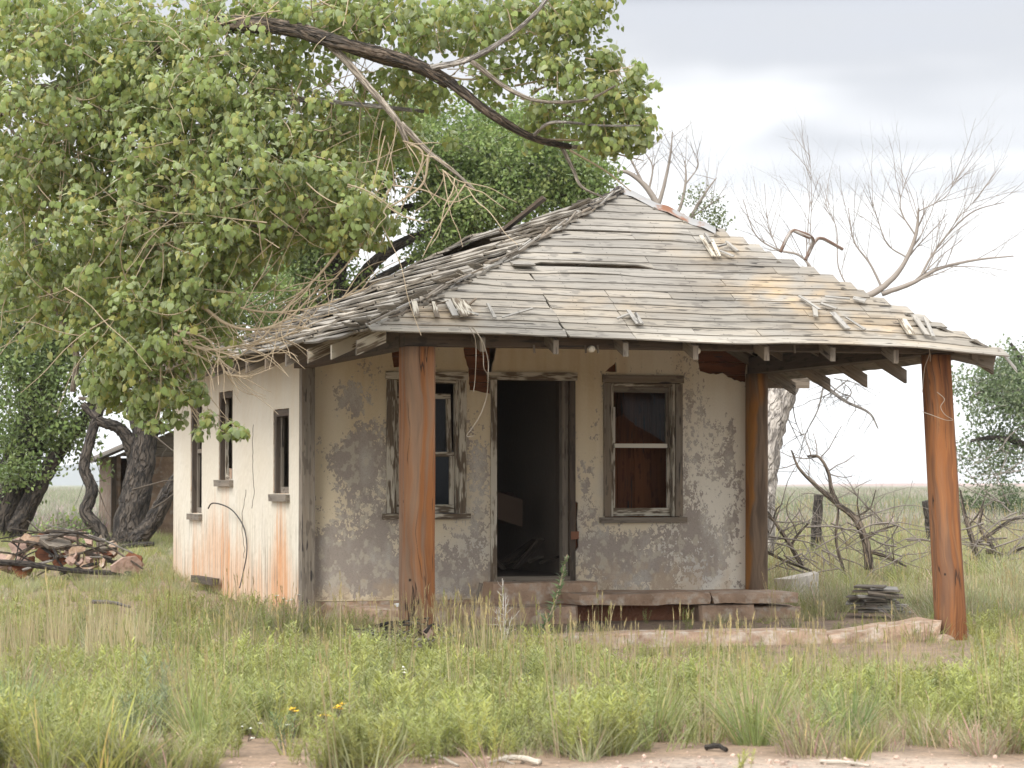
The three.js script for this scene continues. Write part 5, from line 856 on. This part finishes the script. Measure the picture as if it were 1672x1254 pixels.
// ---------------------------------------------------------------- grass and weeds
{
  reseed(901);
  const blade = (g, p, d, len, w, bend, c, segs = 3) => {
    const s = V(-d.z, 0, d.x); if (s.lengthSq() < 1e-4) s.set(1, 0, 0); s.normalize().applyAxisAngle(V(0, 1, 0), rr(-1.2, 1.2)); let q = p.clone(), dir = d.clone(), pr = null;
    for (let k = 0; k <= segs; k++) { const ww = w / 2 * (1 - (k / segs) ** 1.6) + .0006; const a = g.v(q.clone().addScaledVector(s, ww), 0, 0, c), b = g.v(q.clone().addScaledVector(s, -ww), 0, 0, c); if (pr) g.i.push(pr[0], pr[1], b, pr[0], b, a); pr = [a, b]; q = q.clone().addScaledVector(dir, len / segs); dir.y -= bend; dir.normalize(); }
  };
  const G = {};
  const tuft = (n, h, spread, rad, w, bend, dry = 0.12) => { const g = new MB(); for (let k = 0; k < n; k++) { const a = rr(0, 6.283), r = rad * Math.sqrt(rnd()), d = V(Math.cos(a) * spread * rr(.1, 1), 1, Math.sin(a) * spread * rr(.1, 1)).normalize(); const t = rr(.8, 1.2), dr = rnd() < dry; blade(g, V(Math.cos(a) * r, 0, Math.sin(a) * r), d, h * rr(.45, 1.1), w * rr(.7, 1.2), bend * rr(.3, 1.3), dr ? [1.9 * t, 1.35 * t, 2.1 * t] : [t, t, t]); } return g.geo(); };
  G.bunch = [0, 1, 2].map(() => tuft(40, .30, 1.15, .07, .0055, .24));
  G.fine = [0, 1, 2].map(() => tuft(22, .22, 1.0, .12, .005, .2));
  G.thick = [0, 1].map(() => tuft(190, .46, 1.0, .11, .005, .2, .1));
  // soft, ferny forb: upright stems set with narrow leaflets
  const forb = (stems, h, lf, lw, spread, dens = 26) => { const g = new MB(); for (let k = 0; k < stems; k++) { const a = rr(0, 6.283), d = V(Math.cos(a) * spread * rnd(), 1, Math.sin(a) * spread * rnd()).normalize(), pts = wander(V(rr(-.05, .05), 0, rr(-.05, .05)), d, h * rr(.6, 1.1), 4, .0, .1); blade(g, pts[0], d, h * .9, .004, .03, [.9, .85, .9], 2); const c = new THREE.CatmullRomCurve3(pts); for (let j = 0; j < dens; j++) { const p = c.getPoint(lerp(.15, 1, j / dens)), b = rr(0, 6.283), dd = V(Math.cos(b), rr(.3, 1.1), Math.sin(b)).normalize(), t = rr(.8, 1.25); blade(g, p, dd, lf * rr(.6, 1.2), lw, .15, [t, t, t], 2); } } return g.geo(); };
  G.forb = [0, 1, 2].map(() => forb(7, .27, .036, .0058, .6, 36));
  G.low = [0, 1].map(() => forb(6, .12, .034, .007, .9, 20));
  G.sage = [0, 1].map(() => forb(9, .34, .05, .006, .55, 30));
  // seed stalks
  const stalk = (n, h, head, sp) => { const g = new MB(); for (let k = 0; k < n; k++) { const a = rr(0, 6.283), d = V(Math.cos(a) * sp * rnd(), 1, Math.sin(a) * sp * rnd()).normalize(), l = h * rr(.6, 1.15), b = V(rr(-.07, .07), 0, rr(-.07, .07)), bend = rr(.0, .035), t = rr(.8, 1.15), c = [t, t, t]; blade(g, b, d.clone(), l, .006, bend, c, 4); const top = b.clone().addScaledVector(d, l * .97); top.y -= bend * l * 1.2; if (head) for (let q = 0; q < head; q++) blade(g, top.clone().addScaledVector(d, -q * .012), V(rr(-.35, .35), 1, rr(-.35, .35)).normalize(), .035, .006, .1, [t * 1.02, t * .98, t * .8], 1); } return g.geo(); };
  G.straw = [0, 1, 2].map(() => stalk(5, .58, 7, .28)); G.reed = [0, 1].map(() => stalk(16, .62, 0, .3));
  G.far = [0, 1].map(() => tuft(16, .34, .7, .22, .02, .12, .15));
  const buckets = { grass: {}, weeds: {}, dry_grass: {}, plain_grass: {} };
  const put = (set, kind, x, z, s, c, sy = 1) => { const n = Math.floor(rnd() * G[kind].length), b = buckets[set][kind + n] ||= { geo: G[kind][n], ms: [], cs: [] }; dummy.position.set(x, gh(x, z) - .005, z); dummy.rotation.set(rr(-.08, .08), rr(0, 6.283), rr(-.08, .08)); dummy.scale.set(s, s * sy, s); dummy.updateMatrix(); b.ms.push(dummy.matrix.clone()); b.cs.push(c); };
  const blocked = (x, z) => { const [u, v] = toHouse(x, z); if (u > -.06 && u < 5.06 && v > -.05 && v < 7.2) return 1; if (u > .5 && u < 5 && v > -.97 && v < 0) return 1; if (u > .9 && u < 4.84 && v > -4.46 && v < -4.0) return 1; if (Math.hypot(u - .035, v + 4.29) < .2 || Math.hypot(u - 5.03, v + 4.29) < .2) return 1; return u > .4 && u < 5 && v > -4 && v < -.97 ? 2 : 0; };
  const tintA = () => green(.27, .292, .085, .2), tintB = () => green(.315, .335, .085, .18), pale = () => green(.32, .33, .165, .14), straw = () => { const k = rr(.75, 1.15); return lin(.42 * k, .345 * k, .19 * k); };
  const Zr = (a, b) => a * Math.pow(b / a, rnd());
  const clear = [[1432, 1008, 28.2, .55], [1432, 1020, 27.2, .7], [1300, 955, 30, .4], [180, 970, 25.2, .5], [180, 980, 24.4, .5]].map(([a, b, Z, r]) => { const p = at(a, b, Z); return [p.x, p.z, r]; });
  { const p = H(-.15, 0, -4.9); clear.push([p.x, p.z, .55]); for (const [u, v, r] of [[-.2, -5.5, .6], [-.3, -6.2, .5], [-.2, -6.8, .4]]) { const q = H(u, 0, v); clear.push([q.x, q.z, r]); }
    for (const [a, b, Z, r] of [[720, 1242, 14, .26], [850, 1244, 13.9, .3], [790, 1246, 13.8, .3], [1380, 1247, 13.9, .25], [215, 1242, 14.3, .3], [258, 1195, 15.4, .22], [250, 1215, 14.9, .2], [52, 1250, 14, .2], [470, 1225, 14.7, .25], [1062, 1205, 15.2, .25], [1232, 1216, 14.95, .25], [520, 1180, 15.2, .22], [410, 1200, 15, .2], [1385, 1200, 15.3, .22], [330, 1215, 14.9, .2]]) { const p = at(a, b, Z); clear.push([p.x, p.z, r], [p.x * .985, p.z + .25, r * .9]); } }
  const N = 17500;
  for (let k = 0; k < N; k++) {
    const Z = Zr(13.4, 60), x = rr(-.5, .5) * (Z * .40 + .8), z = -Z, px = CX + F * x / Z, bl = blocked(x, z); if (bl === 1) continue; if (bl === 2 && rnd() < .5) continue; { const q = toHouse(x, z); if (q[0] > 2.2 && q[0] < 4.3 && q[1] > -2.6 && q[1] < 0 && rnd() < .8) continue; }
    { let near = 0; for (const [cx, cz, r] of clear) if (Math.hypot(x - cx, z - cz) < r) near = 1; if (near && rnd() < .92) continue; }
    const e = roadEdge(x), patch = fbm(x * .55 + 20, z * .4 + 5, 902, 4), fine = fbm(x * 2.3, z * 1.6, 903, 3), over = Z - e;
    if (over < 0) { if (rnd() < .975 || fine < .45) continue; put('weeds', 'low', x, z, rr(.5, 1.1), tintB()); continue; }
    if (over < .5 && fine < .52) continue;
    if (fine * .6 + patch * .4 < .435 && rnd() < .9 && Z < 25) continue;                        // bare earth between the clumps
    const right = smooth(1.2, 3, x) * smooth(25.5, 28, Z);
    // shorter in front of the kerb so that it shows
    let hs = lerp(.72, 1.22, smooth(.35, .65, fbm(x * 1.3 + 7, z * 1.1, 908, 3))); if (Z > 18.2 && Z < 24.6 && px > 700 && px < 1590) hs *= lerp(1, .42, smooth(860, 1060, px) * smooth(18.2, 20.5, Z)); if (x < -.5) hs *= lerp(1.1, .55, smooth(26, 30, Z)); if (bl === 2) hs *= .5; if (px > 1560 && Z > 20 && Z < 26) hs *= .8;
    const green2 = Z < 24 ? patch : patch - .08, r = rnd();
    if (right > .4) { if (r < .24) put('dry_grass', 'bunch', x, z, rr(.8, 1.2) * hs, (() => { const q = rr(.8, 1.2); return lin(.40 * q, .365 * q, .22 * q); })()); else if (r < .34) put('dry_grass', 'straw', x, z, rr(.7, 1.1), straw()); else put('grass', 'bunch', x, z, rr(.8, 1.2) * hs, rnd() < .6 ? pale() : tintA()); continue; }
    const arid = smooth(.5, .62, fbm(x * .5 + 60, z * .35 + 31, 907, 4)) * smooth(30, 26, Z);
    if (rnd() < arid * .75) { if (rnd() < .3) continue; const q = rr(.8, 1.25); put('dry_grass', rnd() < .6 ? 'fine' : 'bunch', x, z, rr(.6, 1.05) * hs, rnd() < .5 ? lin(.36 * q, .28 * q, .17 * q) : lin(.33 * q, .305 * q, .15 * q)); continue; }
    if (Z > 30) { put('grass', r < .6 ? 'bunch' : 'fine', x, z, rr(.6, 1.0) * (x < 0 ? .8 : 1.3), r < .3 ? pale() : tintA()); continue; }
    const lush = smooth(.40, .62, patch);
    if (r < .028) { if (hs > .55) put('dry_grass', 'straw', x, z, rr(.7, 1.15) * lerp(.7, 1, hs), rnd() < .55 ? straw() : green(.24, .24, .07)); }
    else if (r < .028 + .46 * lush + .2) put('weeds', 'forb', x, z, rr(.6, 1.15) * hs, rnd() < .7 ? tintB() : tintA());
    else if (r < .62) put('grass', 'bunch', x, z, rr(.6, 1.2) * hs, rnd() < .5 ? tintA() : rnd() < .5 ? pale() : tintB());
    else if (r < .70) put('dry_grass', 'fine', x, z, rr(.8, 1.2) * hs, rnd() < .5 ? lin(.26, .20, .125) : lin(.30, .25, .15));
    else if (r < .78) put('weeds', 'low', x, z, rr(.7, 1.3) * hs, tintA());
    else put('grass', 'fine', x, z, rr(.7, 1.25) * hs, rnd() < .6 ? tintA() : pale());
  }
  for (let k = 0; k < 260; k++) { const Z = rr(15, 25), x = rr(-.5, .5) * Z * .39, px = CX + F * x / Z; if (blocked(x, -Z) || fbm(x * .7, -Z * .7, 906, 3) < .45) continue; put('dry_grass', 'straw', x, -Z, rr(.75, 1.2) * (px > 900 && Z > 19 ? rr(.3, .75) : .9), straw()); }
  for (let k = 0; k < 60; k++) { const p = H(gauss() * .5 + .1, 0, -4.5 - rnd() * .5); put('dry_grass', k % 3 ? 'straw' : 'bunch', p.x, p.z, rr(.55, .95), k % 3 ? straw() : tintA()); }
  // tall dry reeds at the left edge, and the denser green behind the house
  for (let k = 0; k < 46; k++) { const Z = rr(18.5, 23), x = (rr(-20, 250) - CX) / F * Z; put('dry_grass', 'reed', x, -Z, rr(.7, 1.0), straw()); }
  for (let k = 0; k < 26000; k++) { const Z = Zr(45, 330), x = rr(-.5, .5) * (Z * .42 + 2), n = fbm(x * .05, -Z * .02, 905, 3); if (Z < 60 && blocked(x, -Z)) continue; const mid = smooth(48, 60, Z) * smooth(130, 70, Z) * smooth(-2, 3, x); put('plain_grass', 'far', x, -Z, rr(.7, 1.3) * (1 + Z / 260), mid > .3 && rnd() < .7 ? green(.19, .225, .11, .12) : n > .5 ? green(.29, .295, .2, .1) : green(.255, .275, .17, .1)); }
  const labels = { grass: ['green bunch grass filling the yard in front of the house', 'grass'], weeds: ['bright green low weeds growing between the grass tufts', 'weeds'], dry_grass: ['straw coloured dry grass and seed stalks across the yard', 'dry grass'], plain_grass: ['pale grass of the open plain behind the house', 'grass'] };
  for (const [n, set] of Object.entries(buckets)) {
    const t = new THREE.Group(); t.name = n; scene.add(t); tag(t, labels[n][0], labels[n][1], null, 'stuff');
    for (const b of Object.values(set)) inst(n === 'weeds' ? 'weed_tufts' : 'grass_tufts', b.geo, M.grass, b.ms, b.cs, t);
  }
  { const g = new THREE.DodecahedronGeometry(1, 0), ms = [], cs = []; for (let k = 0; k < 4200; k++) { const Z = Zr(12.6, 17), x = rr(-.5, .5) * Z * .42; if (Z > roadEdge(x) + rr(0, 1.2) * rnd()) continue; const s = .004 + .016 * rnd() ** 5; dummy.position.set(x, gh(x, -Z) + s * .2, -Z); dummy.rotation.set(rr(0, 6), rr(0, 6), rr(0, 6)); dummy.scale.set(s * rr(.8, 1.4), s * .7, s); dummy.updateMatrix(); ms.push(dummy.matrix.clone()); const q = rr(.6, 1.3); cs.push(lin(.40 * q, .29 * q, .23 * q)); }
    const t = inst('gravel', g, std({}), ms, cs, scene); tag(t, 'loose gravel scattered on the pinkish dirt at the road edge', 'gravel', null, 'stuff'); }
  // clumps that can be told apart
  const clump = (name, label, cat, px, py, Z, geo, s, c, group, sy = 1) => { const p = at(px, py, Z), y = gh(p.x, p.z); const m = M.grass.clone(); m.color = c; const t = thing(name, label, cat, [p.x, y, p.z], rr(0, 6), group), o = new THREE.Mesh(geo, m); o.name = 'blades'; o.scale.set(s, s * sy, s); t.add(o); return t; };
  const GG = 'large grass clumps along the dirt edge';
  clump('bunchgrass_clump', 'large fountain-shaped yellow-green grass clump below the doorway', 'grass clump', 1062, 1205, 15.2, G.thick[0], 1.0, lin(.24, .28, .08), GG);
  clump('bunchgrass_clump', 'large fine grass clump on the dirt edge below the right window', 'grass clump', 1232, 1216, 14.95, G.thick[1], 1.05, lin(.22, .27, .08), GG);
  clump('bunchgrass_clump', 'rounded deep green clump at the dirt edge right of the middle', 'grass clump', 1385, 1200, 15.3, G.thick[0], .85, lin(.17, .24, .07), GG);
  clump('bunchgrass_clump', 'low yellow-tinged clump growing out on the bare dirt', 'grass clump', 1395, 1240, 14.2, G.thick[1], .36, lin(.22, .22, .06), GG);
  clump('bunchgrass_clump', 'tall feathery pale clump at the far left edge', 'grass clump', 12, 1215, 15.0, G.thick[1], 1.15, lin(.2, .26, .11), GG);
  clump('bunchgrass_clump', 'thin grass clump straight below the left porch post', 'grass clump', 640, 1195, 15.4, G.thick[0], .8, lin(.22, .27, .08), GG);
  clump('bunchgrass_clump', 'light green grass clump at the lower edge left of the yellow flowers', 'grass clump', 330, 1215, 14.9, G.thick[1], .95, lin(.24, .29, .085), GG);
  clump('sage_bush', 'grey-green feathery sage bush at the lower left corner', 'shrub', 215, 1242, 14.3, G.sage[0], 1.0, lin(.155, .195, .085), 'sage bushes in the lower left');
  clump('sage_bush', 'upright pale sage tuft behind the lower left bushes', 'shrub', 258, 1195, 15.4, G.sage[1], 1.15, lin(.21, .245, .13), 'sage bushes in the lower left', 1.2);
  clump('sage_bush', 'small whitish sage tuft on dirt near the lower left edge', 'shrub', 52, 1250, 14.0, G.sage[1], .62, lin(.29, .30, .185), 'sage bushes in the lower left', 1.1);
  clump('sage_bush', 'bluish green sage bush at the dirt edge below the left post', 'shrub', 470, 1225, 14.7, G.sage[0], .75, lin(.14, .2, .075), 'sage bushes in the lower left', .8);
  // tall leafy weed by the doorway and a bleached dead stem
  { const p = H(2.2, 0, -3.4), t = thing('tall_weed', 'tall leafy green weed standing in front of the doorway', 'weed', [p.x, gh(p.x, p.z), p.z]); const top = at(926, 905, 24.2).sub(t.position), base = at(878, 1055, 24.2).sub(t.position); base.y = 0; base.x = top.x - .26; const c = curve([base, base.clone().lerp(top, .5).add(V(.03, 0, 0)), top], 16), st = new MB(), lf = new MB(); st.tube(c, .012, .005, 5); for (let k = 0; k < 150; k++) { const q = rnd(), p2 = c[Math.floor(q * 15.9)], a = rr(0, 6.283); blade(lf, p2.clone().add(V(rr(-.01, .01), rr(-.02, .02), 0)), V(Math.cos(a), rr(.2, .9), Math.sin(a)).normalize(), rr(.06, .13) * (1.15 - q * .6), .03, .2, (x => [x, x, x])(rr(.85, 1.2)), 2); } st.build('stem', M.twig, t); const m = M.grass.clone(); m.color = lin(.22, .30, .13); lf.build('leaves', m, t); }
  { const p = at(822, 1075, 23.2), t = thing('dead_weed', 'bleached dry weed stem standing left of the doorway', 'weed', [p.x, gh(p.x, p.z), p.z]), g = new MB(); const sc = std({ color: lin(.55, .50, .44) }); for (const [dx, h] of [[0, .62], [.03, .5], [-.05, .36], [.08, .3]]) { const c = curve([V(0, 0, 0), V(dx * .4, h * .5, 0), V(dx - .01, h, 0)], 8); g.tube(c, .006, .003, 5); for (let k = 0; k < 9; k++) { const q = c[4 + Math.floor(rnd() * 4)]; g.tube(wander(q, V(rr(-1, 1), rr(.4, 1), rr(-.6, .6)), rr(.04, .12), 3, 0, .3), .0035, .002, 4); } } g.build('stems', sc, t); }
  // flowers
  const bloom = (name, label, Z, spots, r, col, stem) => { const b = at(spots[0][0], spots[0][1], Z); const t = thing(name, label, 'wildflower', [b.x, gh(b.x, b.z), b.z]); const st = new MB(), m = std({ color: col, roughness: .7 }); for (const [x, y] of spots) { const p = at(x, y, Z + rr(-.1, .1)).sub(t.position); st.tube(curve([V(p.x * .7, 0, p.z), V(p.x * .9, p.y * .6, p.z), p], 5), .003, .002, 4); const f = new MB(); for (let k = 0; k < 7; k++) { const a = k / 7 * 6.283, d = V(Math.cos(a), .35, Math.sin(a) + .4).normalize(); blade(f, p, d, r, r * .8, .1, [1, 1, 1], 2); } f.build('flower', m, t); } st.build('stems', stem || M.twigDark, t); return t; };
  bloom('yellow_flowers', 'yellow wildflowers on thin stems in the lower left weeds', 15.4, [[477, 1158], [482, 1162], [474, 1160], [524, 1170], [530, 1168], [538, 1170], [548, 1157], [553, 1154], [557, 1158], [545, 1175], [508, 1187], [560, 1150]], .026, lin(.8, .5, .03));
  bloom('white_flowers', 'white wildflowers in the weeds at the lower left', 15.2, [[396, 1187], [410, 1190], [425, 1182], [470, 1184], [435, 1222], [412, 1206]], .017, lin(.7, .7, .62));
  bloom('white_flowers', 'tiny white wildflowers in grass at the near house corner', 26.6, [[452, 973], [463, 978], [470, 982], [487, 972], [476, 980]], .03, lin(.6, .6, .5));
  bloom('white_flowers', 'white flower on a tall stem below the left porch post', 17.5, [[659, 1090], [660, 1094], [661, 1099]], .02, lin(.75, .74, .68));
}
scene.traverse(o => { if (o.isMesh) { o.castShadow = true; o.receiveShadow = true; } });
renderer.render(scene, camera);
